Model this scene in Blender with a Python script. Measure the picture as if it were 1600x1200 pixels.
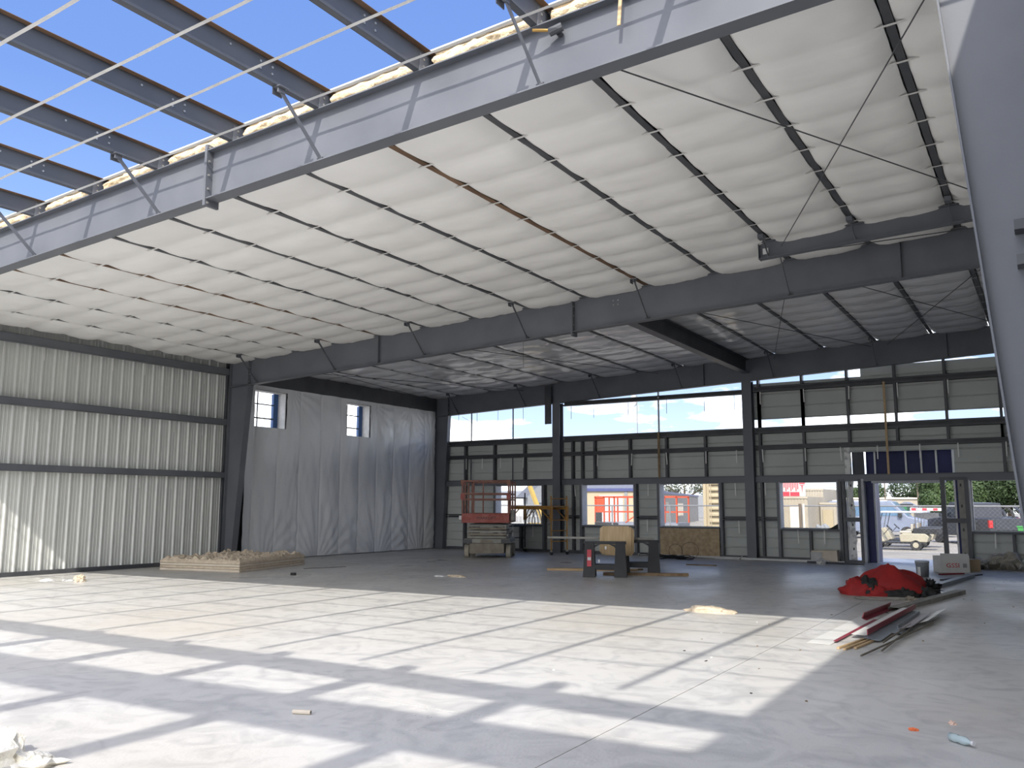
import bpy, bmesh, math, random
from mathutils import Vector, Matrix, Euler, noise
random.seed(7)
scene = bpy.context.scene
for o in list(bpy.data.objects): bpy.data.objects.remove(o)
col = scene.collection
# ------------------------------------------------------------------ camera
F_PX, YAW, PITCH, ROLL, EYE = 1346.0, math.radians(-31.82), math.radians(7.99), math.radians(0.10), 1.65
cd = bpy.data.cameras.new('camera'); cam = bpy.data.objects.new('camera', cd); col.objects.link(cam)
cd.sensor_fit = 'HORIZONTAL'; cd.sensor_width = 36.0; cd.lens = 36.0*F_PX/1600; cd.clip_end = 600; cd.clip_start = .05
_fw = Vector((math.sin(YAW)*math.cos(PITCH), math.cos(YAW)*math.cos(PITCH), math.sin(PITCH)))
_r0 = Vector((math.cos(YAW), -math.sin(YAW), 0)); _u0 = _r0.cross(_fw)
_r = _r0*math.cos(ROLL)+_u0*math.sin(ROLL); _u = -_r0*math.sin(ROLL)+_u0*math.cos(ROLL)
M = Matrix((_r, _u, -_fw)).transposed().to_4x4(); M.translation = (0, 0, EYE); cam.matrix_world = M
scene.camera = cam
# ------------------------------------------------------------------ exposure
vs = scene.view_settings
vs.view_transform = 'Standard'; vs.look = 'None'; vs.gamma = 1.0; vs.use_curve_mapping = False; vs.exposure = 1.0
# ------------------------------------------------------------------ sun and sky
SUN_DIR = Vector((-0.353, 1.08, -1.0)).normalized()
sd = bpy.data.lights.new('sun', 'SUN'); sd.energy = 2.4; sd.angle = math.radians(0.6); sd.color = (1.0, .95, .87)
sun = bpy.data.objects.new('sun', sd); col.objects.link(sun); sun.location = (5, -15, 25)
sun.rotation_mode = 'QUATERNION'; sun.rotation_quaternion = SUN_DIR.to_track_quat('-Z', 'Y')
world = bpy.data.worlds.new('sky'); scene.world = world; world.use_nodes = True
def build_sky():
    nt = world.node_tree; N = nt.nodes; L = nt.links; N.clear()
    out = N.new('ShaderNodeOutputWorld'); bg = N.new('ShaderNodeBackground'); L.new(bg.outputs[0], out.inputs[0])
    tc = N.new('ShaderNodeTexCoord'); sx = N.new('ShaderNodeSeparateXYZ'); L.new(tc.outputs['Generated'], sx.inputs[0])
    cr = N.new('ShaderNodeValToRGB'); L.new(sx.outputs[2], cr.inputs[0]); e = cr.color_ramp.elements
    e[0].position = 0.0; e[0].color = (.95, 1.0, 1.06, 1); e[1].position = 1.0; e[1].color = (.048, .105, .33, 1)
    for p, c in ((.06, (.46, .58, .76, 1)), (.18, (.22, .345, .60, 1)), (.42, (.115, .205, .46, 1))):
        k = e.new(p); k.color = c
    mp = N.new('ShaderNodeMapping'); mp.inputs['Scale'].default_value = (3.2, 3.2, 11); L.new(tc.outputs['Generated'], mp.inputs[0])
    nz = N.new('ShaderNodeTexNoise'); nz.inputs['Scale'].default_value = 1.6; nz.inputs['Detail'].default_value = 7; nz.inputs['Roughness'].default_value = .55
    L.new(mp.outputs[0], nz.inputs['Vector'])
    cm = N.new('ShaderNodeValToRGB'); L.new(nz.outputs[0], cm.inputs[0]); cm.color_ramp.elements[0].position = .46; cm.color_ramp.elements[1].position = .58
    el = N.new('ShaderNodeValToRGB'); L.new(sx.outputs[2], el.inputs[0]); q = el.color_ramp.elements
    q[0].position = 0.0; q[0].color = (.35,)*3+(1,); q[1].position = .30; q[1].color = (0, 0, 0, 1)
    k = q.new(.05); k.color = (1, 1, 1, 1); k = q.new(.16); k.color = (.85,)*3+(1,)
    mu = N.new('ShaderNodeMath'); mu.operation = 'MULTIPLY'; L.new(cm.outputs[0], mu.inputs[0]); L.new(el.outputs[0], mu.inputs[1])
    mx = N.new('ShaderNodeMix'); mx.data_type = 'RGBA'; L.new(mu.outputs[0], mx.inputs[0]); L.new(cr.outputs[0], mx.inputs[6]); mx.inputs[7].default_value = (2.1, 2.1, 2.12, 1)
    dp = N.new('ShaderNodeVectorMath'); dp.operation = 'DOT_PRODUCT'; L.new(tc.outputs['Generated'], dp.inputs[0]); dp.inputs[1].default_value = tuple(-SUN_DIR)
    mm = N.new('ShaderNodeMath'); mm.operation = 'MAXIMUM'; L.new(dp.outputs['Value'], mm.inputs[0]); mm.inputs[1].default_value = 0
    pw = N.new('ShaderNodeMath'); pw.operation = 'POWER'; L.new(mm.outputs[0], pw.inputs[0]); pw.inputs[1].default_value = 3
    gl = N.new('ShaderNodeMix'); gl.data_type = 'RGBA'; gl.blend_type = 'ADD'; L.new(pw.outputs[0], gl.inputs[0]); L.new(mx.outputs[2], gl.inputs[6]); gl.inputs[7].default_value = (2.25, 2.16, 2.04, 1)  # broad glow around the sun, added out of view to raise the fill light
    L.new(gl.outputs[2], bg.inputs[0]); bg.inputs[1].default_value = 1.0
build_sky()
# ------------------------------------------------------------------ materials
MATS = {}
def mat(name, c1, c2=None, rough=.6, metal=0, scale=4, detail=4, bump=0, bscale=30, stretch=(1, 1, 1), spec=.5, ramp=(.35, .65), rough2=None, coat=0, transmission=0):
    m = bpy.data.materials.new(name); m.use_nodes = True; nt = m.node_tree; N = nt.nodes; L = nt.links
    b = N['Principled BSDF']; b.inputs['Roughness'].default_value = rough; b.inputs['Metallic'].default_value = metal
    b.inputs['Specular IOR Level'].default_value = spec; b.inputs['Coat Weight'].default_value = coat; b.inputs['Transmission Weight'].default_value = transmission
    c2 = c2 or tuple(x*.88 for x in c1)
    tc = N.new('ShaderNodeTexCoord'); mp = N.new('ShaderNodeMapping'); mp.inputs['Scale'].default_value = stretch
    L.new(tc.outputs['Object'], mp.inputs[0])
    nz = N.new('ShaderNodeTexNoise'); nz.inputs['Scale'].default_value = scale; nz.inputs['Detail'].default_value = detail
    L.new(mp.outputs[0], nz.inputs['Vector'])
    cr = N.new('ShaderNodeValToRGB'); L.new(nz.outputs[0], cr.inputs[0]); e = cr.color_ramp.elements
    e[0].position, e[1].position = ramp; e[0].color = (*c1, 1); e[1].color = (*c2, 1)
    L.new(cr.outputs[0], b.inputs['Base Color'])
    if rough2 is not None:
        mr = N.new('ShaderNodeMapRange'); L.new(nz.outputs[0], mr.inputs[0]); mr.inputs[1].default_value = .3; mr.inputs[2].default_value = .7
        mr.inputs[3].default_value = rough; mr.inputs[4].default_value = rough2; L.new(mr.outputs[0], b.inputs['Roughness'])
    if bump:
        n2 = N.new('ShaderNodeTexNoise'); n2.inputs['Scale'].default_value = bscale; n2.inputs['Detail'].default_value = 4; L.new(mp.outputs[0], n2.inputs['Vector'])
        bp = N.new('ShaderNodeBump'); bp.inputs['Strength'].default_value = bump; bp.inputs['Distance'].default_value = .02
        L.new(n2.outputs[0], bp.inputs['Height']); L.new(bp.outputs[0], b.inputs['Normal'])
    MATS[name] = m; return m
def concrete():
    m = mat('concrete', (.51, .505, .49), (.63, .62, .595), rough=.52, rough2=.26, scale=.55, detail=9, bump=.12, bscale=45, stretch=(1, .55, 1), ramp=(.3, .68), spec=.35)
    nt = m.node_tree; N = nt.nodes; L = nt.links; b = N['Principled BSDF']
    tc = N['Texture Coordinate']; base = b.inputs['Base Color'].links[0].from_socket
    # trowel swirls and dark scuffs with shapes of their own
    n = N.new('ShaderNodeTexNoise'); n.inputs['Scale'].default_value = 2.1; n.inputs['Detail'].default_value = 6; n.inputs['Distortion'].default_value = 2.2; L.new(tc.outputs['Object'], n.inputs['Vector'])
    r = N.new('ShaderNodeValToRGB'); L.new(n.outputs[0], r.inputs[0]); r.color_ramp.elements[0].position = .28; r.color_ramp.elements[0].color = (.70, .71, .73, 1); r.color_ramp.elements[1].position = .55; r.color_ramp.elements[1].color = (1, 1, 1, 1)
    mx = N.new('ShaderNodeMix'); mx.data_type = 'RGBA'; mx.blend_type = 'MULTIPLY'; mx.inputs[0].default_value = .85
    L.new(base, mx.inputs[6]); L.new(r.outputs[0], mx.inputs[7])
    # tan dust drifts
    n3 = N.new('ShaderNodeTexNoise'); n3.inputs['Scale'].default_value = .22; n3.inputs['Detail'].default_value = 5; L.new(tc.outputs['Object'], n3.inputs['Vector'])
    r3 = N.new('ShaderNodeValToRGB'); L.new(n3.outputs[0], r3.inputs[0]); r3.color_ramp.elements[0].position = .47; r3.color_ramp.elements[1].position = .72; r3.color_ramp.elements[1].color = (.55, .55, .55, 1)
    m2 = N.new('ShaderNodeMix'); m2.data_type = 'RGBA'; L.new(r3.outputs[0], m2.inputs[0]); L.new(mx.outputs[2], m2.inputs[6]); m2.inputs[7].default_value = (.50, .455, .38, 1)
    L.new(m2.outputs[2], b.inputs['Base Color'])
    return m
concrete()
mat('joint', (.10, .10, .10))
mat('steel', (.120, .128, .146), (.145, .153, .170), rough=.42, rough2=.52, scale=1.3, detail=6, bump=.03, spec=.4)
mat('steel_dark', (.060, .064, .072), (.085, .088, .095), rough=.5, scale=2, bump=.03)
mat('steel_purlin', (.075, .082, .096), (.095, .102, .116), rough=.45, rough2=.55, scale=1.3, detail=6, bump=.03, spec=.4)
mat('rust', (.11, .062, .035), (.20, .12, .07), rough=.8, scale=3, stretch=(1, .4, 1))
mat('bolt', (.55, .54, .50), (.38, .37, .34), rough=.4, metal=.6, scale=9)
mat('galv', (.58, .595, .565), (.70, .71, .675), rough=.42, rough2=.55, metal=.1, scale=1.2, detail=8, stretch=(1, 1, .25), bump=.03)
mat('fabric', (.90, .895, .87), (.85, .845, .82), rough=.55, scale=.9, detail=6, bump=.10, bscale=7, spec=.3)
mat('fabric_gloss', (.80, .805, .815), (.73, .735, .75), rough=.12, rough2=.24, scale=1.4, detail=6, bump=.55, bscale=6, stretch=(.35, 1.4, 1), spec=.5)
mat('strap', (.80, .79, .76), rough=.5)
mat('strap_steel', (.82, .81, .78), (.72, .71, .68), rough=.4)
mat('fiberglass', (.60, .45, .27), (.74, .60, .40), rough=.95, scale=14, detail=8, bump=.9, bscale=40)
mat('fiberglass_tan', (.56, .46, .34), (.68, .58, .45), rough=.95, scale=10, detail=8, bump=.8, bscale=40)
mat('white_ext', (.40, .40, .39), (.36, .36, .35), rough=.6)
mat('fiberglass_white', (.84, .79, .66), (.90, .86, .76), rough=.95, scale=12, detail=8, bump=.8, bscale=40)
mat('kraft', (.60, .52, .41), (.67, .59, .48), rough=.8, scale=5, bump=.15)
mat('roofing', (.72, .72, .70), rough=.4)
mat('plastic_sheet', (.74, .75, .76), (.82, .825, .835), rough=.26, rough2=.40, scale=.9, detail=5, bump=.25, bscale=9, stretch=(1, 1, .35))
mat('cladding', (.47, .49, .465), (.53, .55, .525), rough=.6, scale=.8, bump=.03)
mat('white_paint', (.78, .78, .76), (.66, .66, .64), rough=.5, scale=5)
mat('white_worn', (.80, .80, .78), (.42, .42, .42), rough=.5, scale=6, detail=8, ramp=(.5, .62))
mat('navy', (.012, .016, .085), (.016, .020, .10), rough=.5, spec=.3)
mat('blue_trim', (.05, .13, .33), rough=.45)
mat('jamb', (.36, .37, .40), (.44, .45, .47), rough=.5)
mat('plywood', (.53, .38, .21), (.66, .50, .30), rough=.75, scale=2.2, detail=8, stretch=(7, 7, .8), bump=.06)
mat('osb', (.36, .265, .16), (.50, .39, .25), rough=.85, scale=9, detail=6, bump=.15)
mat('wood', (.46, .31, .16), (.56, .41, .24), rough=.75, scale=6, stretch=(.6, 6, 6))
mat('wood_old', (.20, .13, .07), (.30, .21, .12), rough=.8, scale=6)
mat('black_plastic', (.016, .017, .019), (.022, .023, .026), rough=.45)
mat('red_label', (.62, .07, .09), rough=.5)
mat('white_label', (.72, .72, .72), rough=.5)
mat('lift_red', (.30, .050, .035), (.38, .10, .075), rough=.55, scale=6, detail=8, bump=.05)
mat('lift_rail', (.20, .065, .042), (.28, .13, .09), rough=.6, scale=7)
mat('lift_grey', (.24, .235, .21), (.33, .32, .285), rough=.6, scale=5, detail=7)
mat('lift_dirt', (.22, .19, .15), (.31, .275, .22), rough=.85, scale=5, bump=.1)
mat('tyre_tan', (.33, .30, .24), (.42, .385, .31), rough=.85, scale=6, bump=.1)
mat('scaffold_yellow', (.46, .24, .045), (.34, .17, .04), rough=.55, scale=5)
mat('scaffold_dark', (.025, .028, .032), rough=.5)
mat('red_cloth', (.34, .016, .015), (.26, .012, .013), rough=.75, scale=3, bump=.12, bscale=25)
mat('dark_cloth', (.016, .017, .017), (.03, .03, .029), rough=.8, scale=6)
mat('bucket', (.46, .49, .54), (.52, .55, .60), rough=.45)
mat('cardboard_white', (.66, .655, .63), (.60, .595, .57), rough=.7)
mat('cardboard', (.36, .27, .17), rough=.8)
mat('letter_red', (.62, .04, .06), rough=.5)
mat('letter_black', (.02, .02, .022), rough=.5)
mat('letter_grey', (.34, .34, .33), rough=.5)
mat('tarp_khaki', (.30, .28, .235), (.38, .36, .31), rough=.6, scale=4, bump=.2)
mat('tarp_grey', (.42, .42, .41), (.52, .52, .51), rough=.5, scale=4, bump=.2)
mat('panel_white', (.74, .74, .72), (.68, .68, .66), rough=.4)
mat('panel_maroon', (.26, .012, .03), rough=.4)
mat('panel_slate', (.15, .175, .20), (.19, .215, .24), rough=.4)
mat('panel_mauve', (.30, .28, .30), rough=.45)
mat('rebar', (.10, .085, .06), (.14, .12, .09), rough=.6, scale=12)
mat('pvc', (.66, .66, .64), rough=.4)
mat('cable', (.012, .012, .013), rough=.5)
mat('gravel', (.24, .225, .195), (.30, .28, .245), rough=.95, scale=1.3, detail=10, bump=.3, bscale=12)
mat('asphalt', (.36, .36, .37), (.44, .44, .44), rough=.9, scale=2, bump=.2)
mat('cream', (.32, .265, .17), (.345, .29, .19), rough=.6, scale=1)
mat('cream_pale', (.31, .275, .215), (.345, .31, .245), rough=.6, scale=1)
mat('cream_shaded', (.22, .205, .18), (.245, .23, .205), rough=.7, scale=1)
mat('roof_navy', (.035, .045, .13), (.045, .055, .15), rough=.5)
mat('shingle', (.11, .12, .15), (.15, .16, .19), rough=.8, scale=8)
mat('siding_grey', (.20, .21, .215), rough=.7)
mat('orange', (.42, .06, .02), (.38, .052, .018), rough=.5)
mat('yellow', (.38, .26, .06), rough=.5)
mat('machine_grey', (.20, .215, .25), rough=.5)
mat('glass_dark', (.02, .028, .036), rough=.08, spec=.6)
mat('glass_blue', (.10, .18, .28), rough=.1, spec=.6)
mat('car_white', (.38, .395, .42), rough=.4, spec=.3)
mat('car_silver', (.19, .22, .29), rough=.4, spec=.3)
mat('car_blue', (.018, .028, .055), rough=.35, spec=.25)
mat('car_grey', (.040, .043, .052), rough=.35, spec=.25)
mat('chrome', (.40, .40, .40), rough=.4, metal=.5)
mat('tyre', (.025, .025, .026), rough=.85)
mat('taillight', (.40, .015, .018), rough=.2)
mat('cart_cream', (.36, .33, .25), rough=.5, spec=.3)
mat('seat_tan', (.36, .23, .11), rough=.6)
mat('seat_white', (.40, .375, .31), rough=.6)
mat('green_bin', (.03, .22, .04), rough=.5)
mat('green_dark', (.03, .17, .07), rough=.5)
mat('fence_wire', (.20, .205, .21), rough=.55, metal=.1)
mat('pole_wood', (.15, .12, .09), rough=.9)
mat('leaf', (.022, .045, .011), (.046, .080, .021), rough=.7, scale=.6, detail=3, ramp=(.3, .7))
mat('leaf_dark', (.014, .033, .009), (.032, .058, .016), rough=.7, scale=.6, detail=3, ramp=(.3, .7))
mat('leaf_grey', (.07, .085, .055), (.11, .125, .085), rough=.8, scale=.6)
mat('bark', (.12, .085, .055), rough=.9)
mat('bottle_clear', (.45, .55, .56), rough=.1, spec=.7)
mat('orange_scrap', (.75, .18, .06), rough=.6)
mat('pink_scrap', (.72, .52, .42), rough=.7)
mat('brass', (.55, .33, .10), rough=.35, metal=.7)
# ------------------------------------------------------------------ mesh helpers
class MB:
    def __init__(s): s.v = []; s.f = []
    def add(s, vs_, fs):
        k = len(s.v); s.v += [tuple(p) for p in vs_]; s.f += [tuple(i+k for i in f) for f in fs]; return s
    def box(s, c, d, rot=None):
        x, y, z = d[0]/2, d[1]/2, d[2]/2
        p = [Vector(q) for q in ((-x,-y,-z),(x,-y,-z),(x,y,-z),(-x,y,-z),(-x,-y,z),(x,-y,z),(x,y,z),(-x,y,z))]
        if rot is not None:
            R = rot if isinstance(rot, Matrix) else Euler(rot).to_matrix(); p = [R @ q for q in p]
        return s.add([q+Vector(c) for q in p], [(0,3,2,1),(4,5,6,7),(0,1,5,4),(1,2,6,5),(2,3,7,6),(3,0,4,7)])
    def bb(s, x0, x1, y0, y1, z0, z1): return s.box(((x0+x1)/2,(y0+y1)/2,(z0+z1)/2), (abs(x1-x0),abs(y1-y0),abs(z1-z0)))
    def hexa(s, p): return s.add(p, [(0,3,2,1),(4,5,6,7),(0,1,5,4),(1,2,6,5),(2,3,7,6),(3,0,4,7)])
    def bar(s, p, q, w, h, up=(0,0,1)):
        p, q = Vector(p), Vector(q); d = (q-p).normalized(); u = Vector(up)
        if abs(d.dot(u)) > .99: u = Vector((0,1,0))
        a = d.cross(u).normalized(); b = a.cross(d)
        return s.hexa([p-a*w/2-b*h/2, q-a*w/2-b*h/2, q+a*w/2-b*h/2, p+a*w/2-b*h/2, p-a*w/2+b*h/2, q-a*w/2+b*h/2, q+a*w/2+b*h/2, p+a*w/2+b*h/2])
    def tube(s, p, q, r, n=8, r2=None):
        p, q = Vector(p), Vector(q); d = (q-p).normalized(); u = Vector((0,0,1)) if abs(d.z) < .95 else Vector((1,0,0))
        a = d.cross(u).normalized(); b = a.cross(d); r2 = r if r2 is None else r2
        vs_ = [p+(a*math.cos(t)+b*math.sin(t))*r for t in [2*math.pi*i/n for i in range(n)]]+[q+(a*math.cos(t)+b*math.sin(t))*r2 for t in [2*math.pi*i/n for i in range(n)]]
        return s.add(vs_, [(i,(i+1)%n,n+(i+1)%n,n+i) for i in range(n)]+[tuple(range(n))[::-1], tuple(range(n,2*n))])
    def path(s, pts, r, n=6):
        for a, b in zip(pts, pts[1:]): s.tube(a, b, r, n)
        return s
    def ring(s, c, axis, r, t, n=16, w=.03):   # annular band
        c = Vector(c); ax = Vector(axis).normalized(); u = Vector((0,0,1)) if abs(ax.z) < .9 else Vector((1,0,0)); a = ax.cross(u).normalized(); b = a.cross(ax)
        k = []; 
        for rr, o in ((r,-w),(r,w),(r-t,w),(r-t,-w)): k += [c+ax*o+(a*math.cos(2*math.pi*i/n)+b*math.sin(2*math.pi*i/n))*rr for i in range(n)]
        fs = []
        for j in range(4): fs += [(j*n+i, j*n+(i+1)%n, ((j+1)%4)*n+(i+1)%n, ((j+1)%4)*n+i) for i in range(n)]
        return s.add(k, fs)
    def prism(s, pts, y0, y1, axis='y'):       # polygon (a,b) extruded along an axis
        n = len(pts)
        g = {'y': lambda a,b,t: (a,t,b), 'x': lambda a,b,t: (t,a,b), 'z': lambda a,b,t: (a,b,t)}[axis]
        return s.add([g(a,b,y0) for a,b in pts]+[g(a,b,y1) for a,b in pts], [(i,(i+1)%n,n+(i+1)%n,n+i) for i in range(n)]+[tuple(range(n))[::-1], tuple(range(n,2*n))])
    def grid(s, fn, nu, nv):
        vs_ = [fn(i/nu, j/nv) for j in range(nv+1) for i in range(nu+1)]
        return s.add(vs_, [(j*(nu+1)+i, j*(nu+1)+i+1, (j+1)*(nu+1)+i+1, (j+1)*(nu+1)+i) for j in range(nv) for i in range(nu)])
    def mesh(s, name, m, smooth=False):
        me = bpy.data.meshes.new(name); me.from_pydata(s.v, [], s.f); me.validate(); me.update()
        b = bmesh.new(); b.from_mesh(me); bmesh.ops.recalc_face_normals(b, faces=b.faces); b.to_mesh(me); b.free()
        me.materials.append(MATS[m])
        if smooth: me.shade_smooth()
        return me
    def build(s, name, m, parent=None, smooth=False, bevel=0):
        o = bpy.data.objects.new(name, s.mesh(name, m, smooth)); col.objects.link(o)
        if parent: o.parent = parent
        if bevel:
            bv = o.modifiers.new('bevel', 'BEVEL'); bv.width = bevel; bv.segments = 2; bv.limit_method = 'ANGLE'
        return o
def tag(o, label=None, cat=None, group=None, kind=None):
    if label: o['label'] = label
    if cat: o['category'] = cat
    if group: o['group'] = group
    if kind: o['kind'] = kind
    return o
def empty(name, loc=(0,0,0), rz=0, parent=None):
    o = bpy.data.objects.new(name, None); col.objects.link(o); o.location = loc; o.rotation_euler = (0,0,rz); o.empty_display_size = .2
    if parent: o.parent = parent
    return o
def thing(name, label, cat, loc=(0,0,0), rz=0, group=None): return tag(empty(name, loc, rz), label, cat, group)
def struct(name, loc=(0,0,0)): return tag(empty(name, loc), kind='structure')
def share(name, me, parent, loc=(0,0,0), rot=(0,0,0)):
    o = bpy.data.objects.new(name, me); col.objects.link(o); o.parent = parent; o.location = loc; o.rotation_euler = rot; return o
def copy_tree(o, parent=None):
    c = o.copy(); col.objects.link(c); c.parent = parent
    for ch in [x for x in o.children]: copy_tree(ch, c)
    return c
def text(name, body, size, m, parent, loc, rot, ext=.004, align='CENTER', sx=1):
    cu = bpy.data.curves.new(name, 'FONT'); cu.body = body; cu.size = size; cu.extrude = ext; cu.align_x = align; cu.align_y = 'CENTER'; cu.resolution_u = 2
    t = bpy.data.objects.new(name+'_curve', cu); col.objects.link(t)
    dg = bpy.context.evaluated_depsgraph_get(); me = bpy.data.meshes.new_from_object(t.evaluated_get(dg)); bpy.data.objects.remove(t)
    me.materials.clear(); me.materials.append(MATS[m]); o = share(name, me, parent, loc, rot); o.scale = (sx, 1, 1); return o
def nz(x, y=0, z=0): return noise.noise(Vector((x, y, z)))
ORD = ['first','second','third','fourth','fifth','sixth','seventh','eighth','ninth','tenth','eleventh','twelfth','thirteenth','fourteenth','fifteenth']
# ------------------------------------------------------------------ building dimensions
XL, XR = -20.5, 0.45                # left and right cladding planes
Y0, Y1, Y2, Y3 = -1.45, 7.15, 17.0, 27.0   # frame lines (web planes)
SL = 0.0417
def roof(x): return 5.79+SL*(x+20.5)      # underside of the purlins
PX = [-1.07-1.508*i for i in range(13)]   # purlin lines, right to left
def rebase(root, loc):
    loc = Vector(loc); root.location = loc
    for c in root.children: c.location = c.location-loc
    return root
# ================================================================== FLOOR
floor = struct('floor')
jx = [-20.45, -14.9, -8.9, -2.9, .42]; jy = [-12.0, -3.0, 5.9, 17.0, 27.9]
MB().bb(-20.5, .5, -12.05, 28.0, -.35, -.03).build('slab_base', 'joint', floor)
for i in range(4):
    for j in range(4):
        MB().bb(jx[i]+.004, jx[i+1]-.004, jy[j]+.004, jy[j+1]-.004, -.03, 0).build('slab_panel', 'concrete', floor)
# ================================================================== STEEL FRAMES
def rafter(label, Y, xa, xb, depth, stiff=(), splice=(), holes=()):
    r = thing('rafter', label, 'beam'); ra, rb = roof(xa), roof(xb); t = .014
    MB().bar((xa, Y, ra-depth/2), (xb, Y, rb-depth/2), .012, depth-2*t).build('web', 'steel', r)
    MB().bar((xa, Y, ra-t/2), (xb, Y, rb-t/2), .2, t).build('top_flange', 'steel', r)
    MB().bar((xa, Y, ra-depth+t/2), (xb, Y, rb-depth+t/2), .2, t).build('bottom_flange', 'steel', r)
    for x in stiff:
        for sgn in (-1, 1): MB().bb(x-.006, x+.006, Y+sgn*.008, Y+sgn*.095, roof(x)-depth+t, roof(x)-t).build('stiffener', 'steel', r)
    for x in splice:
        p = MB().bb(x-.022, x-.002, Y-.115, Y+.115, roof(x)-depth-.09, roof(x)+.07).build('splice_plate', 'steel', r, bevel=.004)
        MB().bb(x+.002, x+.022, Y-.115, Y+.115, roof(x)-depth-.09, roof(x)+.07).build('splice_plate', 'steel', r, bevel=.004)
        for k in range(5):
            z = roof(x)-depth-.05+k*(depth+.08)/4
            MB().tube((x+.022, Y-.075, z), (x+.04, Y-.075, z), .014, 6).build('bolt', 'bolt', r)
    for x, dz in holes:
        for a in (-.035, .035):
            for b in (-.03, .03): MB().tube((x+a*1.6, Y-.02, roof(x)-dz+b*1.6), (x+a*1.6, Y-.005, roof(x)-dz+b*1.6), .016, 6).build('bolt', 'bolt', r)
    return rebase(r, (xa, Y, ra-depth))
D1, D2, D3 = .67, .76, .76
rafter('sunlit grey steel rafter crossing the top left between open bay and white ceiling', Y1, -20.2, .3, D1, splice=(-9.1,))
rafter('grey steel rafter at mid depth spanning from the left wall column under the white ceiling', Y2, -20.2, .3, D2, stiff=(-14.6, -2.05), splice=(-8.9,), holes=((-7.85, .24),))
rafter('dark steel end rafter above the clerestory openings of the far wall', Y3, -20.2, .3, D3, stiff=(-9.35, -2.2))
rafter('steel rafter over the photographer shading the sunlit concrete', Y0, -20.2, .3, .70)
def flange_brace(xp, Y, s, depth, lab, drop=.10):
    r = thing('flange_brace', lab, 'brace', group=None)
    zt, zb = roof(xp)-.02, roof(xp)-depth+.04
    MB().bar((xp, Y+s*.68, zt-.04), (xp, Y+s*.03, zb), .05, .012, up=(1, 0, 0)).build('angle_bar', 'steel', r)
    MB().bb(xp-.07, xp+.05, Y+s*.62, Y+s*.76, roof(xp)-.014, roof(xp)-.004).bb(xp-.07, xp-.06, Y+s*.62, Y+s*.76, roof(xp)-.09, roof(xp)-.004).bb(xp-.012, xp+.012, Y+s*.64, Y+s*.74, roof(xp)-.07, roof(xp)-.01).build('clip_plate', 'steel', r)
    MB().tube((xp-.03, Y+s*.05, zb), (xp+.05, Y+s*.05, zb), .02, 8).build('bolt', 'steel_dark', r)
    return rebase(r, (xp, Y, zb))
for n, i in enumerate((8, 6, 4, 2)):
    flange_brace(PX[i], Y1, -1, D1, f'diagonal flange brace on the sunlit rafter, {ORD[n]} from the left')
for n, i in enumerate((12, 10, 8, 6, 4, 2)):
    flange_brace(PX[i], Y2, -1, D2, f'diagonal flange brace on the mid-depth rafter, {ORD[n]} from the left wall')
for n, i in enumerate((12, 10, 8, 6, 4, 2)):
    flange_brace(PX[i], Y3, -1, D3, f'dark flange brace on the far wall rafter, {ORD[n]} from the corner')
def tapered_column(label, Y, xo, xi0, xi1, h, s, flange=.2, cap=True):
    # s = +1: inner flange towards +x ; xo outer flange x, xi0 / xi1 inner flange x at base / top
    c = thing('column', label, 'column'); t = .016; y0, y1 = Y-flange/2, Y+flange/2
    MB().prism([(xo, 0), (xi0, 0), (xi1, h), (xo, h)], Y-.006, Y+.006).build('web', 'steel', c)
    MB().bb(xo-t/2, xo+t/2, y0, y1, 0, h).build('outer_flange', 'steel', c)
    MB().prism([(xi0, 0), (xi0+s*t, 0), (xi1+s*t, h), (xi1, h)], y0, y1).build('inner_flange', 'steel', c)
    MB().bb(min(xo, xi0)-.05, max(xo, xi0)+.05, y0-.05, y1+.05, 0, .02).build('base_plate', 'steel', c)
    if cap:
        MB().bar((xi1, Y, h+.0), (xo, Y, h-.0), .2, .014).build('knee_plate', 'steel', c)
        MB().bb(xo, xo+s*.012, y0, y1, h, roof(xo)).build('knee_flange', 'steel', c)
        MB().prism([(xo, h), (xi1, h), (xi1, roof(xi1)-.02), (xo, roof(xo)-.02)], Y-.007, Y+.007).build('knee_web', 'steel', c)
        MB().bb(xi1-.012, xi1+.012, y0-.015, y1+.015, h-.02, roof(xi1)).build('end_plate', 'steel', c)
        for k in range(3): MB().tube((xi1+s*.012, y0+.03, h+.1+k*.2), (xi1+s*.03, y0+.03, h+.1+k*.2), .013, 6).build('bolt', 'bolt', c)
    return rebase(c, (xo, Y, 0))
tapered_column('tapered grey steel column between the corrugated wall and the plastic sheeting', Y2, -20.25, -19.88, -19.46, roof(-19.5)-D2, 1)
tapered_column('dark tapered steel column in the far left corner beside the plastic sheeting', Y3, -20.22, -19.82, -19.62, roof(-19.6)-D3, 1)
tapered_column('tapered steel column on the left wall outside the frame', Y1, -20.25, -19.88, -19.46, roof(-19.5)-D1, 1)
cr_ = tapered_column('large blue-grey tapered steel column at the right edge of the picture', Y1, .27, -.052, -.525, 6.35, -1, cap=False)
for k, z in enumerate((3.62, 3.36)):
    MB().bb(-.085, .2, Y1-.16, Y1-.006, z, z+.075).build('girt_clip', 'steel_dark', cr_).location -= cr_.location
for x, lab in ((-14.82, 'dark steel end wall post beside the yellow scaffold'), (-7.95, 'dark steel end wall post right of the plywood sheet')):
    c = thing('column', lab, 'column'); h = roof(x)-D3
    MB().bb(x-.006, x+.006, 26.88, 27.12, 0, h).build('web', 'steel', c)
    MB().bb(x-.15, x+.15, 26.86, 26.88, 0, h).build('inner_flange', 'steel', c)
    MB().bb(x-.15, x+.15, 27.12, 27.14, 0, h).build('outer_flange', 'steel', c)
    MB().bb(x-.19, x+.19, 26.80, 27.16, 0, .02).build('base_plate', 'steel', c)
    rebase(c, (x, 27, 0))
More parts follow.
